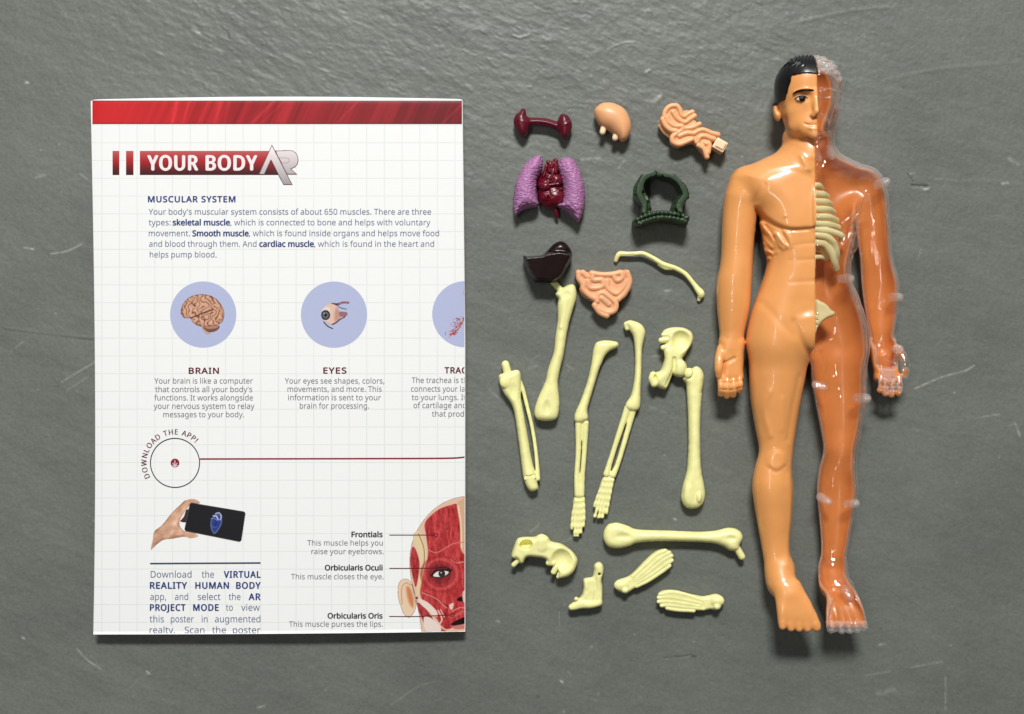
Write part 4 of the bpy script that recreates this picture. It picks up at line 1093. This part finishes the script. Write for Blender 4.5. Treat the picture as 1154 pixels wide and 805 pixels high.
def trach(X, Y):
    p = Paint(X, Y, kt, (210, 120, 105))
    r = random.Random(4)
    p.poly([(455, 160), (480, 150), (480, 200), (462, 190)], (206, 176, 150))
    for i in range(64):
        t = r.random(); x, y = 335 + t * 125 + r.gauss(0, 22), 595 - t * 165 + r.gauss(0, 14)
        a = r.uniform(0, 6.3); L = r.uniform(18, 48)
        p.stroke([(x, y), (x + L * .5 * math.cos(a) + r.uniform(-9, 9), y + L * .5 * math.sin(a)), (x + L * math.cos(a), y + L * math.sin(a) * .8)], r.uniform(.25, .5), r.choice([(196, 92, 84), (150, 46, 48), (214, 140, 128), (128, 40, 40)]), .25)
    p.stroke([(335, 600), (400, 560), (440, 500), (475, 440)], .9, (188, 84, 76))
    return p.C, p.M & (X < 523.2)
raster('airway_picture', 500, 325, 524, 384, 0.33, trach)
def phone(X, Y):
    p = Paint(X, Y, kp, (200, 156, 128))
    HN = [(88, 575), (105, 480), (122, 390), (200, 325), (300, 200), (380, 125), (430, 80), (520, 65), (580, 98), (560, 118), (500, 112), (470, 140), (440, 180), (385, 265), (378, 325), (425, 385), (520, 405), (565, 438), (490, 460), (420, 445), (300, 465), (220, 475), (150, 520)]
    p.poly([(440, 178), (480, 175), (470, 290), (380, 292), (418, 240)], (58, 34, 28))
    P = spline(kp(HN), 5, True); d = polysdf(X, Y, P)
    c = np.array([208, 162, 134])[None, None] + (fbm(X / 7, Y / 5, 3, 3) * 38)[..., None]
    c = c - (46 * sstep(2.6, -.5, linedist(X, Y, kp([(122, 390), (200, 325), (300, 195), (380, 122), (430, 78)]))))[..., None]
    c = c - (30 * sstep(4, -.5, linedist(X, Y, kp([(150, 520), (220, 475), (300, 465), (420, 445)]))))[..., None]
    c = c - (34 * sstep(3, 0, linedist(X, Y, kp([(385, 265), (378, 325), (425, 385)]))))[..., None]
    c = c + (22 * sstep(5, 0, linedist(X, Y, kp([(300, 400), (350, 280), (430, 150)]))))[..., None]
    p.lay(sstep(.3, -.3, d), c)
    PH = np.array(kp([(500, 130), (1010, 215), (972, 470), (450, 366)])); dp = polysdf(X, Y, PH) - 2.4
    p.lay(sstep(.9, .3, dp), (64, 66, 74)); p.lay(sstep(.0, -.5, dp), (8, 9, 17))
    c0 = kp([(722, 318)])[0]
    HTP = [(702, 262), (688, 325), (704, 388), (726, 412), (758, 380), (792, 318), (796, 262), (770, 222), (735, 232)]
    dh = polysdf(X, Y, spline(kp(HTP), 5, True))
    p.lay(.75 * sstep(.8, .1, dh), (128, 140, 194), False); p.lay(sstep(-.3, -1.2, dh), (34, 56, 138), False)
    p.lay(.7 * sstep(-2.5, -5, dh), (22, 36, 104), False)
    for l, w_, cc in (([(735, 215), (770, 205), (795, 240), (780, 275)], .7, (176, 186, 220)), ([(715, 235), (745, 240), (760, 270)], .8, (190, 198, 228)), ([(690, 265), (720, 260), (760, 285)], .5, (110, 130, 190)), ([(690, 330), (720, 350), (750, 345)], .4, (80, 100, 175))):
        p.stroke(l, w_, cc, .4, False)
    return p.C, p.M
raster('phone_picture', 168, 560, 279, 622, 0.36, phone, 0.3)
def face(X, Y):
    p = Paint(X, Y, kf, (188, 66, 60))
    HDp = [(420, 40), (385, 45), (330, 58), (265, 88), (205, 138), (150, 210), (115, 290), (102, 380), (108, 480), (130, 570), (148, 660), (160, 720), (165, 775), (420, 775)]
    P = np.array(list(map(tuple, spline(kf(HDp[:13]), 5))) + kf([(420, 775)])); d = polysdf(X, Y, P)
    E = spline(kf([(38, 570), (45, 505), (75, 485), (108, 498), (130, 575), (138, 640), (105, 692), (75, 680), (52, 630)]), 5, True); de = polysdf(X, Y, E)
    p.lay(sstep(.3, -.3, de), (150, 128, 110)); p.lay(sstep(-.5, -1.0, de), np.array([232, 204, 172])[None, None] + np.zeros(X.shape + (1,)))
    p.poly([(85, 530), (108, 540), (125, 600), (118, 640), (95, 600)], (206, 128, 84), 2.2, solid=False); p.stroke([(62, 620), (60, 540), (82, 508), (108, 520)], .7, (206, 160, 126), .8, False)
    p.lay(sstep(.35, -.2, d), (128, 98, 98)); p.lay(sstep(-.4, -.8, d), (226, 190, 166))
    fib = fbm(X / 2.2, Y / 9, 4, 3) * 52 + vnoise(X / 1.2, Y / 1.6, 0, 9) * 12
    red = np.array([184, 56, 58])[None, None] + fib[..., None] * np.array([1, .75, .75])
    def muscle(pts, mul=1.0, soft=.6):
        p.lay(sstep(soft, -soft, polysdf(X, Y, spline(kf(pts), 5, True))), red * mul)
    muscle([(185, 185), (250, 120), (320, 92), (358, 92), (372, 180), (378, 330), (398, 335), (405, 600), (395, 700), (300, 755), (240, 690), (200, 640), (160, 570), (170, 460), (195, 390), (200, 330), (190, 250)])
    muscle([(115, 320), (135, 330), (155, 400), (150, 470), (135, 530), (120, 480), (106, 400)], .95)
    muscle([(140, 620), (170, 625), (215, 680), (250, 735), (300, 770), (210, 770), (165, 690)], .9)
    p.poly([(120, 250), (150, 232), (182, 290), (194, 370), (176, 450), (158, 540), (140, 590), (146, 500), (158, 420), (150, 350), (128, 300)], (226, 206, 160), .9)
    p.stroke([(150, 245), (178, 320), (180, 400), (165, 470)], .5, (150, 110, 84), .6)
    p.poly([(355, 90), (385, 60), (408, 55), (408, 328), (376, 328), (372, 200)], (214, 172, 138), .9); p.stroke([(362, 95), (376, 190), (380, 320)], .8, (236, 214, 184), .6)
    for a, b in (([(200, 330), (250, 345), (330, 300), (390, 290)], (214, 120, 112)), ([(190, 560), (250, 600), (310, 635)], (90, 20, 26)), ([(170, 560), (240, 590), (300, 640)], (222, 140, 128)), ([(320, 380), (350, 400), (390, 395)], (226, 160, 146)), ([(330, 660), (370, 640), (398, 640)], (220, 140, 126))):
        p.stroke(a, .55, b, .5)
    (ex, ey), = kf([(268, 460)])
    for r0, cc in ((22, (150, 36, 42)), (18.5, (206, 92, 86)), (15.5, (140, 32, 40)), (12.5, (120, 26, 34))):
        e = np.hypot((X - ex) / 1.1, Y - ey); p.lay(.55 * np.exp(-((e - r0 + 2) / 1.3) ** 2) * (X < 523), cc, False)
    p.lay(.6 * sstep(13, 6, np.hypot((X - ex) / 1.25, Y - ey)), (92, 20, 28), False)
    p.poly([(218, 470), (245, 440), (285, 432), (325, 440), (300, 470), (255, 482)], (40, 14, 18), .6); p.poly([(228, 470), (248, 448), (285, 443), (312, 450), (290, 470), (255, 476)], (232, 226, 222), .5)
    q = np.hypot(X - ex - 1.4, Y - ey + .4); p.lay(sstep(4.2, 3.6, q), (44, 40, 40)); p.lay(sstep(1.0, .5, np.hypot(X - ex - .6, Y - ey + 1.4)), (220, 220, 224))
    p.stroke([(215, 470), (250, 430), (290, 424), (330, 440)], .7, (52, 14, 20), .5)
    p.poly([(150, 592), (200, 612), (248, 660), (246, 690), (200, 655), (160, 620)], (234, 214, 202), .5); p.poly([(180, 690), (225, 700), (268, 745), (262, 770), (190, 765)], (232, 214, 204), .6)
    p.stroke([(255, 655), (275, 700), (262, 730)], .8, (230, 200, 188), .5); p.stroke([(268, 650), (288, 690)], .5, (230, 200, 188), .5)
    (nx, ny), = kf([(140, 588)]); p.lay(sstep(1.9, 1.2, np.hypot(X - nx, Y - ny)), (120, 60, 50))
    p.poly([(355, 600), (372, 582), (395, 588), (385, 606)], (24, 8, 10), .4); p.poly([(385, 560), (400, 550), (402, 610), (388, 606)], (226, 186, 172), .6)
    p.poly([(315, 625), (338, 615), (330, 650), (318, 645)], (230, 200, 186), .5); p.poly([(322, 728), (360, 705), (402, 690), (402, 722), (350, 735)], (28, 8, 12), .6); p.poly([(330, 740), (402, 730), (402, 750), (350, 755)], (206, 120, 110), .8)
    p.stroke([(330, 690), (370, 670), (400, 655)], 1.2, (206, 96, 88), .8)
    return p.C, p.M & (X < 523.9) & (Y < yb(X) - 0.5)
raster('muscle_face_picture', 446, 556, 525, 716, 0.4, face, 0.2)
# rules, call-outs and the round app badge
def strip(name, pts, w, mat, dz=0.3):
    P = spline(pts, 8) if len(pts) > 2 else np.linspace(pts[0], pts[1], 60)
    V = np.concatenate([P + (0, -w / 2), P + (0, w / 2)]); n = len(P)
    return printed(name, V, np.array([(i, i + n, i + n + 1, i + 1) for i in range(n - 1)]), mat, dz)
M['red_ink'] = flat('dark red ink', srgb(138, 24, 44)); M['navy'] = flat('navy ink', srgb(30, 56, 122)); M['blk'] = flat('black ink', srgb(26, 26, 30))
M['maroon_ink'] = flat('maroon ink', srgb(98, 14, 34)); M['grey_ink'] = flat('blue grey ink', srgb(92, 104, 138)); M['soft_ink'] = flat('grey ink', srgb(104, 104, 108)); M['white_ink'] = flat('white lettering', srgb(248, 236, 236))
M['rule_ink'] = flat('blue rule ink', srgb(52, 66, 108))
strip('red_rule', [(225.3, 517.4), (400, 517.0), (500, 516.6), (523.5, 515.4)], 1.7, M['red_ink'])
strip('blue_rule', [(169.2, 635.3), (293.6, 634.6)], 1.8, M['rule_ink'])
for y, x0, x1, cx, cy in ((603.1, 438.8, 489.3, 491.4, 603.1), (640.6, 438.8, 489.6, 491.7, 640.4), (694.8, 438.6, 508, 510, 693.0)):
    strip('callout_line', [(x0, y), ((x0 + x1) / 2, y), (x1, cy)], 0.9, M['maroon_ink'], 0.5)
    disc_mesh('callout_ring', cx, cy, 2.3, M['maroon_ink'], 0.5, r_in=1.5)
disc_mesh('badge_ring', 197.2, 521.8, 28.2, M['blk'], 0.3, r_in=27.1)
disc_mesh('badge_dot', 197.2, 521.9, 4.9, M['red_ink'], 0.3)
def arrow(X, Y):
    p = Paint(X, Y, Z(0, 0, 1), (250, 225, 225))
    for l in ([(197.2, 519), (197.2, 524.5)], [(194.8, 522.2), (197.2, 524.8), (199.6, 522.2)], [(194.4, 524.6), (197.2, 526), (200, 524.6)]): p.stroke(l, .55, (250, 225, 225), .2)
    return p.C, p.M
raster('badge_arrow', 192, 517, 203, 527, 0.25, arrow, 0.55)

# ---- lettering
try:
    FONT = bpy.data.fonts.load(bpy.utils.system_resource('DATAFILES', path='fonts') + '/NotoSansHebrew-Regular.woff2')
except Exception:
    FONT = None
def glyphs(txt, bold, track=1.0):
    cu = bpy.data.curves.new('lettering', 'FONT'); cu.body = txt; cu.size = 1.0; cu.resolution_u = 3
    if FONT: cu.font = FONT
    cu.space_character = track; cu.fill_mode = 'FRONT'
    ob = bpy.data.objects.new('lettering', cu); COL.objects.link(ob)
    me = bpy.data.meshes.new_from_object(ob.evaluated_get(bpy.context.evaluated_depsgraph_get()))
    bpy.data.objects.remove(ob); bpy.data.curves.remove(cu)
    V = np.array([v_.co[:] for v_ in me.vertices]); Fc = [tuple(p_.vertices) for p_ in me.polygons]
    bpy.data.meshes.remove(me)
    return V[:, :2], Fc
CAP = glyphs('H', 0)[0][:, 1].max()
def words(name, items, cap, mat, bold=0.0, cut=None, dz=0.3, ycut=None):
    """items: (text, left, right or None, baseline)"""
    VV, FF, n, LV_ = [], [], 0, []
    for t, x0, x1, y in items:
        V, Fc = glyphs(t, bold, 1.12 if bold and t.isupper() else 1.0)
        s = cap / CAP
        w = V[:, 0].max() - V[:, 0].min()
        sx = (x1 - x0) / w if x1 else s * 1.0
        P = np.stack([x0 + (V[:, 0] - V[:, 0].min()) * sx, y - V[:, 1] * s], 1)
        for k_, (bx_, by_) in enumerate([(0, 0)] if bold <= 0 else [(-bold, 0), (bold, 0), (0, bold * .7), (0, -bold * .7)]):   # heavier strokes: overprinted copies
            VV.append(P + np.array([[bx_ * s, by_ * s]])); FF += [tuple(i + n for i in f_) for f_ in Fc]; n += len(P); LV_.append(np.full(len(P), dz + 0.05 * k_))
    P = np.concatenate(VV); LV_ = np.concatenate(LV_)
    if cut or ycut:
        bm = bmesh.new()
        vs = [bm.verts.new((p[0], p[1], q)) for p, q in zip(P, LV_)]
        for f_ in FF:
            try: bm.faces.new([vs[i] for i in f_])
            except ValueError: pass
        for co_, no in [q for q in ((((cut or 0), 0, 0), (1, 0, 0)) if cut else None, ((0, (ycut or 0), 0), (0, 1, 0)) if ycut else None) if q]:
            bmesh.ops.bisect_plane(bm, geom=bm.verts[:] + bm.edges[:] + bm.faces[:], plane_co=co_, plane_no=no, clear_outer=True)
        bm.verts.index_update()
        P = np.array([v_.co[:2] for v_ in bm.verts]); LV_ = np.array([v_.co[2] for v_ in bm.verts]); FF = [tuple(v_.index for v_ in f_.verts) for f_ in bm.faces]
        bm.free()
    me = raw_mesh(name, lift(P, LV_), FF, smooth=False)
    # make every letter face up
    bm = bmesh.new(); bm.from_mesh(me)
    for f_ in bm.faces:
        if f_.normal.z < 0: f_.normal_flip()
    bm.to_mesh(me); bm.free()
    return link(name, me, mat, POS)
import bmesh
BO = 0.03
words('banner_lettering', [('YOUR', 166.8, 222.6, 191.8), ('BODY', 232.6, 289.2, 191.8)], 16.2, M['white_ink'], 0.035, dz=0.45)
words('heading_lettering', [('MUSCULAR SYSTEM', 167, 265, 227.9)], 6.6, M['navy'], BO)
words('paragraph_lettering', [("Your body's muscular system consists of about 650 muscles. There are three", 167.5, 485.8, 242), ('types:', 167.6, 192.2, 254), (', which is connected to bone and helps with voluntary', 259.4, 485, 254),
      ('movement.', 167.6, 214, 266.3), (', which is found inside organs and helps move food', 280.4, 494.8, 266.3), ('and blood through them. And', 168, 289, 278.2), (', which is found in the heart and', 353.8, 489.2, 278.2), ('helps pump blood.', 168.8, 244, 290.2)], 6.5, M['grey_ink'])
words('bold_lettering', [('skeletal muscle', 194.8, 258.9, 254), ('Smooth muscle', 217, 280, 266.3), ('cardiac muscle', 292.4, 353.4, 278.2)], 6.5, M['navy'], BO)
words('brain_heading', [('BRAIN', 212.9, 246.4, 421.2)], 6.6, M['maroon_ink'], BO)
words('brain_lettering', [('Your brain is like a computer', 173.9, 284.9, 432.4), ("that controls all your body's", 174.9, 284.2, 442), ('functions. It works alongside', 173.9, 285, 451.4), ('your nervous system to relay', 173.2, 286.7, 460.8), ('messages to your body.', 183.9, 275, 470.3)], 6.2, M['soft_ink'])
words('eyes_heading', [('EYES', 364.6, 390.2, 421)], 6.6, M['maroon_ink'], BO)
words('eyes_lettering', [('Your eyes see shapes, colors,', 321, 433, 432.4), ('movements, and more. This', 324, 430, 441.6), ('information is sent to your', 324.8, 429.2, 451.2), ('brain for processing.', 337.8, 415.8, 460.5)], 6.2, M['soft_ink'])
words('airway_heading', [('TRACHEA', 501.2, 546, 420.7)], 6.6, M['maroon_ink'], BO, cut=523.4)
words('airway_lettering', [('The trachea is the', 464, 531.5, 431.7), ('connects your larynx', 463.2, 541, 441.4), ('to your lungs. It is', 464, 533, 451), ('of cartilage and is', 466, 534, 460), ('that produce', 486.8, 537, 469.6)], 6.2, M['soft_ink'], cut=523.4)
words('app_lettering', [('Download', 169.8, 215.8, 651.1), ('the', 227.3, 241.2, 651.1), ('app,', 169.2, 187.2, 676.3), ('and', 197.1, 212, 676.3), ('select', 222.9, 248.4, 676.3), ('the', 257.7, 271, 676.3), ('to', 254.6, 262.4, 688.4), ('view', 271.7, 292.8, 688.4),
      ('this', 168.6, 184.7, 701.4), ('poster', 192.5, 218.3, 701.4), ('in', 227.3, 233.8, 701.4), ('augmented', 242.2, 293.4, 701.4), ('realty.', 168.6, 197.1, 713.8), ('Scan', 208, 230.4, 713.8), ('the', 239, 254.6, 713.8), ('poster', 262.4, 293.4, 713.8)], 7.4, M['grey_ink'], ycut=713.6)
words('app_bold_lettering', [('VIRTUAL', 252.4, 293.4, 651.1), ('REALITY', 169.2, 210.5, 663.5), ('HUMAN', 220.4, 257.7, 663.5), ('BODY', 266.4, 293.4, 663.5), ('AR', 280.4, 293.4, 676.3), ('PROJECT', 169.2, 208.9, 688.4), ('MODE', 218, 246.2, 688.4)], 7.2, M['navy'], BO)
for q_ in (('Frontials', 396.3, 430.9, 605.4), ('Orbicularis Oculi', 366.3, 430.9, 642.9), ('Orbicularis Oris', 369.4, 430.9, 697.1)):
    words('callout_name', [q_], 6.0, M['blk'], BO)
words('callout_lettering', [('This muscle helps you', 346.3, 431.4, 614.9), ('raise your eyebrows.', 350.9, 432.3, 624.6), ('This muscle closes the eye.', 328, 432.3, 652.9), ('This muscle purses the lips.', 325.7, 431.4, 706.4)], 6.0, M['soft_ink'])
def arc_words():
    LZ = []; t = 'DOWNLOAD THE APP!'; VV, FF, n = [], [], 0
    s = 6.0 / CAP; R0 = 32.0
    adv = [(glyphs('H' + c_ + 'H', 0)[0][:, 0].max() - glyphs('HH', 0)[0][:, 0].max()) if c_ != ' ' else 0.28 for c_ in t]
    tot = sum(adv); a0, a1 = math.radians(-121), math.radians(46); x = 0
    for c_, ad in zip(t, adv):
        if c_ != ' ':
            V, Fc = glyphs(c_, 0)
            mid = (V[:, 0].max() + V[:, 0].min()) / 2
            th = a0 + (a1 - a0) * (x + ad / 2) / tot
            lx, ly = (V[:, 0] - mid) * s * 0.95, V[:, 1] * s + R0
            P = np.stack([197.2 + lx * math.cos(th) + ly * math.sin(th), 521.8 - (ly * math.cos(th) - lx * math.sin(th))], 1)
            for bx_ in (-.16, .16):
                VV.append(P + np.array([[bx_ * math.cos(th), bx_ * math.sin(th)]])); FF += [tuple(i + n for i in f_) for f_ in Fc]; n += len(P); LZ.append(np.full(len(P), .3 + bx_ * .2))
        x += ad
    me = raw_mesh('badge_lettering', lift(np.concatenate(VV), np.concatenate(LZ)), FF, smooth=False)
    bm = bmesh.new(); bm.from_mesh(me)
    for f_ in bm.faces:
        if f_.normal.z < 0: f_.normal_flip()
    bm.to_mesh(me); bm.free()
    link('badge_lettering', me, M['maroon_ink'], POS)
arc_words()

# ================================================================ floor
def make_floor():
    step = 1.3
    xs = np.concatenate([[-3500, -1800, -900, -400, -200], np.arange(-90, 1245, step), [1380, 1600, 2100, 3000, 4600]])
    ys = np.concatenate([[-3500, -1800, -900, -400, -160], np.arange(-60, 868, step), [1000, 1250, 1700, 2700, 4300]])
    X, Y = np.meshgrid(xs, ys)
    ca, sa = math.cos(-0.42), math.sin(-0.42)
    U, V = X * ca - Y * sa, X * sa + Y * ca
    top = sstep(330, 20, Y) * sstep(1100, 800, X) * sstep(-50, 250, X)
    z = 0.7 * fbm(U / 60, V / 26, 3, 1) + (0.12 + 0.40 * top) * fbm(U / 13, V / 6, 3, 2) + 0.11 * vnoise(X / 2.6, Y / 2.6, 0, 3)
    z += 1.0 * top * np.clip(fbm(U / 9, V / 3.5, 3, 41) - 0.22, 0, 1)
    sc = np.zeros(X.shape)
    r = random.Random(11)
    def mark(pts, w, a, dz=0.0, br=0.5):
        nonlocal sc, z
        P = spline(pts, 6)
        m = (X > P[:, 0].min() - 8) & (X < P[:, 0].max() + 8) & (Y > P[:, 1].min() - 8) & (Y < P[:, 1].max() + 8)
        d = linedist(X[m], Y[m], P); g = np.exp(-(d / w) ** 2)
        sc[m] += 0.8 * a * g * (1 - br + br * (vnoise(X[m] / 3, Y[m] / 3, 0, 77) > -.1)); z[m] += dz * g
    # marks one can find in the place
    mark([(27, 279), (37, 281)], 1.0, .8); mark([(57, 286), (75, 283), (92, 275)], .8, .6); mark([(70, 430), (90, 418), (107, 408)], .7, .5); mark([(75, 440), (100, 424)], .8, .25)
    mark([(40, 200), (50, 197)], 1.5, .3); mark([(90, 196), (98, 202)], .8, .35); mark([(5, 370), (60, 378), (104, 381)], 2.2, .03, .35); mark([(5, 372), (104, 384)], 1.5, -.05, -.4)
    mark([(86, 731), (98, 744), (113, 754)], .7, .55); mark([(142, 778), (160, 764), (176, 752)], .5, .2); mark([(165, 757), (168, 760)], .9, .8)
    mark([(1032, 438), (1062, 425), (1088, 418), (1098, 412)], .8, .75); mark([(1102, 471), (1126, 467)], .8, .4); mark([(1145, 478), (1150, 492)], 1.0, .5)
    mark([(975, 762), (1003, 757)], .8, .35); mark([(1026, 753), (1062, 746)], .8, .4); mark([(1066, 763), (1066, 800)], .9, .3); mark([(630, 690), (631, 712)], .7, .25); mark([(640, 757), (644, 762)], .8, .3)
    mark([(579, 40), (586, 42), (596, 39)], 1.1, .6, 1.2); mark([(685, 56), (700, 49), (716, 47)], .8, .3, .5); mark([(728, 82), (733, 79)], 1.1, .6, 1); mark([(738, 115), (745, 109)], 2.2, .4, .8)
    mark([(1024, 196), (1030, 205)], .7, -.6, -1.0); mark([(1028, 209), (1046, 210)], 1.1, -.7, -1.4); mark([(1042, 214), (1046, 213)], 1.2, .9, 1); mark([(1025, 196), (1031, 195)], 1, .5)
    mark([(1050, 202), (1080, 205), (1110, 204), (1150, 209)], 2.5, .02, .22); mark([(1130, 207), (1136, 206)], 1.3, .7); mark([(1138, 179), (1148, 185)], 2, .4)
    mark([(1034, 293), (1039, 280)], .8, .35); mark([(247, 29), (255, 35), (258, 44)], .7, -.6, -.4); mark([(216, 34), (224, 38)], 1.6, .6, .5); mark([(237, 52), (250, 58)], 1.8, .3)
    mark([(748, 742), (772, 740), (780, 738)], .7, -.5, -.6); mark([(780, 740), (784, 740)], 1.2, -.8); mark([(992, 727), (998, 726)], 1.2, .5); mark([(990, 782), (1008, 778)], 3, .22)
    mark([(560, 700), (562, 701)], 1.2, .8); mark([(632, 768), (634, 769)], 1.2, .9); mark([(29, 93), (31, 93)], 1.3, .9); mark([(25, 719), (27, 720)], 1, .8); mark([(655, 180), (676, 178)], 1.4, .5); mark([(697, 190), (704, 180)], .8, .35)
    mark([(750, 328), (756, 327)], 1.2, .6); mark([(596, 415), (606, 412)], 1.5, .2); mark([(552, 440), (562, 448)], 1.8, .25); mark([(760, 585), (762, 586)], .9, .8); mark([(735, 402), (741, 401)], 1, .35)
    mark([(440, 795), (470, 775), (490, 768)], .7, .2); mark([(290, 798), (298, 796)], 1.0, .5); mark([(900, 25), (960, 12), (1010, 8)], 2.2, .03, .3); mark([(1000, 90), (1060, 78), (1150, 70)], 2.6, .02, .25)
    for _ in range(200):                                   # dust, chips and short scuffs
        x, y = r.uniform(-40, 1194), r.uniform(-30, 840)
        k = r.random()
        if k < .6: mark([(x, y), (x + r.uniform(.1, 1.2), y + r.uniform(-.6, .6))], r.uniform(.5, .95), r.uniform(.15, .6), 0, 0)
        elif k < .75: mark([(x, y), (x + 1, y + .6)], r.uniform(.7, 1.2), -r.uniform(.3, .7), 0, 0)
        else:
            a, L = r.gauss(-.4, .7), r.uniform(4, 18)
            mark([(x, y), (x + L * .5 * math.cos(a), y + L * .5 * math.sin(a) + r.uniform(-1, 1)), (x + L * math.cos(a), y + L * math.sin(a))], r.uniform(.6, 1.6), r.uniform(.06, .26), 0, .8)
    edge = np.minimum(sstep(-90, -60, X) * sstep(1245, 1215, X), sstep(-60, -40, Y) * sstep(868, 850, Y))
    z = z * edge - 1.3
    n, m = len(xs), len(ys); I = np.arange(n * m).reshape(m, n)
    q = np.stack([I[:-1, :-1], I[1:, :-1], I[1:, 1:], I[:-1, 1:]], -1).reshape(-1, 4)
    P = np.stack([(X.ravel() - CX) * S, -(Y.ravel() - CY) * S, z.ravel() * S], 1)
    me = raw_mesh('floor', P, q)
    a = me.attributes.new('wear', 'FLOAT', 'POINT'); a.data.foreach_set('value', np.clip(sc, -1, 1).astype(np.float32).ravel())
    m_ = bpy.data.materials.new('grey painted concrete'); m_.use_nodes = True
    nt = m_.node_tree; b = nt.nodes['Principled BSDF']; L = nt.links
    tc = nt.nodes.new('ShaderNodeTexCoord')
    def noise(sc_, det, rough=.5):
        t = nt.nodes.new('ShaderNodeTexNoise'); t.inputs['Scale'].default_value = sc_; t.inputs['Detail'].default_value = det; t.inputs['Roughness'].default_value = rough
        L.new(tc.outputs['Object'], t.inputs['Vector']); return t
    n1 = noise(14, 6, .6); n2 = noise(900, 3); n3 = noise(160, 4)
    cr = nt.nodes.new('ShaderNodeValToRGB'); cr.color_ramp.elements[0].position = .3; cr.color_ramp.elements[1].position = .72
    cr.color_ramp.elements[0].color = FLOOR_A; cr.color_ramp.elements[1].color = FLOOR_B
    L.new(n1.outputs['Fac'], cr.inputs['Fac'])
    mg = nt.nodes.new('ShaderNodeMix'); mg.data_type = 'RGBA'; mg.blend_type = 'OVERLAY'; mg.inputs['Factor'].default_value = .25
    L.new(cr.outputs['Color'], mg.inputs['A']); L.new(n2.outputs['Fac'], mg.inputs['B'])
    at = nt.nodes.new('ShaderNodeAttribute'); at.attribute_name = 'wear'
    mw = nt.nodes.new('ShaderNodeMix'); mw.data_type = 'RGBA'; mw.inputs['B'].default_value = srgb(196, 194, 182)
    mp = nt.nodes.new('ShaderNodeMath'); mp.operation = 'MAXIMUM'; mp.inputs[1].default_value = 0
    L.new(at.outputs['Fac'], mp.inputs[0]); L.new(mp.outputs[0], mw.inputs['Factor']); L.new(mg.outputs['Result'], mw.inputs['A'])
    md = nt.nodes.new('ShaderNodeMix'); md.data_type = 'RGBA'; md.inputs['B'].default_value = srgb(24, 24, 22)
    mn = nt.nodes.new('ShaderNodeMath'); mn.operation = 'MULTIPLY'; mn.inputs[1].default_value = -1; mn.use_clamp = True
    L.new(at.outputs['Fac'], mn.inputs[0]); L.new(mn.outputs[0], md.inputs['Factor']); L.new(mw.outputs['Result'], md.inputs['A'])
    L.new(md.outputs['Result'], b.inputs['Base Color'])
    mr = nt.nodes.new('ShaderNodeMapRange'); mr.inputs['To Min'].default_value = .36; mr.inputs['To Max'].default_value = .62
    L.new(n3.outputs['Fac'], mr.inputs['Value']); L.new(mr.outputs['Result'], b.inputs['Roughness'])
    b.inputs['Specular IOR Level'].default_value = .45
    bp = nt.nodes.new('ShaderNodeBump'); bp.inputs['Strength'].default_value = .35; bp.inputs['Distance'].default_value = .0002
    L.new(n2.outputs['Fac'], bp.inputs['Height']); L.new(bp.outputs['Normal'], b.inputs['Normal'])
    tag(link('floor', me, m_), kind='structure')
FLOOR_A, FLOOR_B = srgb(96, 100, 94), srgb(110, 114, 107)
make_floor()

# ================================================================ light and camera
w_ = bpy.data.worlds.new('World'); scene.world = w_; w_.use_nodes = True
bg = w_.node_tree.nodes['Background']; bg.inputs['Color'].default_value = (0.98, 0.99, 1.0, 1); bg.inputs['Strength'].default_value = 1.0
def world_glow():                       # dim surroundings with a bright open side beyond the top of the floor
    nt = w_.node_tree; L = nt.links
    tc = nt.nodes.new('ShaderNodeTexCoord'); sx = nt.nodes.new('ShaderNodeSeparateXYZ'); L.new(tc.outputs['Generated'], sx.inputs[0])
    mr = nt.nodes.new('ShaderNodeMapRange'); mr.interpolation_type = 'SMOOTHSTEP'
    mr.inputs['From Min'].default_value = 0.25; mr.inputs['From Max'].default_value = 0.9; mr.inputs['To Min'].default_value = 0.05; mr.inputs['To Max'].default_value = 0.55
    L.new(sx.outputs[1], mr.inputs['Value'])
    cb = nt.nodes.new('ShaderNodeCombineXYZ')
    for i in range(3): L.new(mr.outputs[0], cb.inputs[i])
    L.new(cb.outputs[0], bg.inputs['Color'])
world_glow()
def area(name, p, target, sx, sy, power, col=(1, .97, .92)):
    l = bpy.data.lights.new(name, 'AREA'); l.shape = 'RECTANGLE'; l.size = sx * S; l.size_y = sy * S; l.energy = power; l.color = col
    o = bpy.data.objects.new(name, l); COL.objects.link(o)
    from mathutils import Vector
    a, b = Vector(W(*p)), Vector(W(*target)); o.location = a
    o.rotation_euler = (b - a).to_track_quat('-Z', 'Y').to_euler()
    return o
area('window_light', (640, -3000, 4400), (577, 380, 0), 1200, 700, 60.0, (1, .992, .975))
area('ceiling_tube', (-500, 500, 3500), (500, 450, 0), 1900, 50, 2.6, (1, .98, .95))
cam = bpy.data.cameras.new('Camera'); co_ = bpy.data.objects.new('Camera', cam); COL.objects.link(co_)
co_.location = (0, 0, H * S); cam.sensor_width = 36.0; cam.lens = 36.0 * H / 1154.0; cam.clip_start = 0.01; cam.clip_end = 50
scene.camera = co_
scene.view_settings.view_transform = 'Standard'; scene.view_settings.look = 'None'; scene.view_settings.exposure = 0; scene.view_settings.gamma = 1
scene.cycles.transparent_max_bounces = 24; scene.cycles.max_bounces = 10
try: scene.cycles.use_denoising = True
except Exception: pass
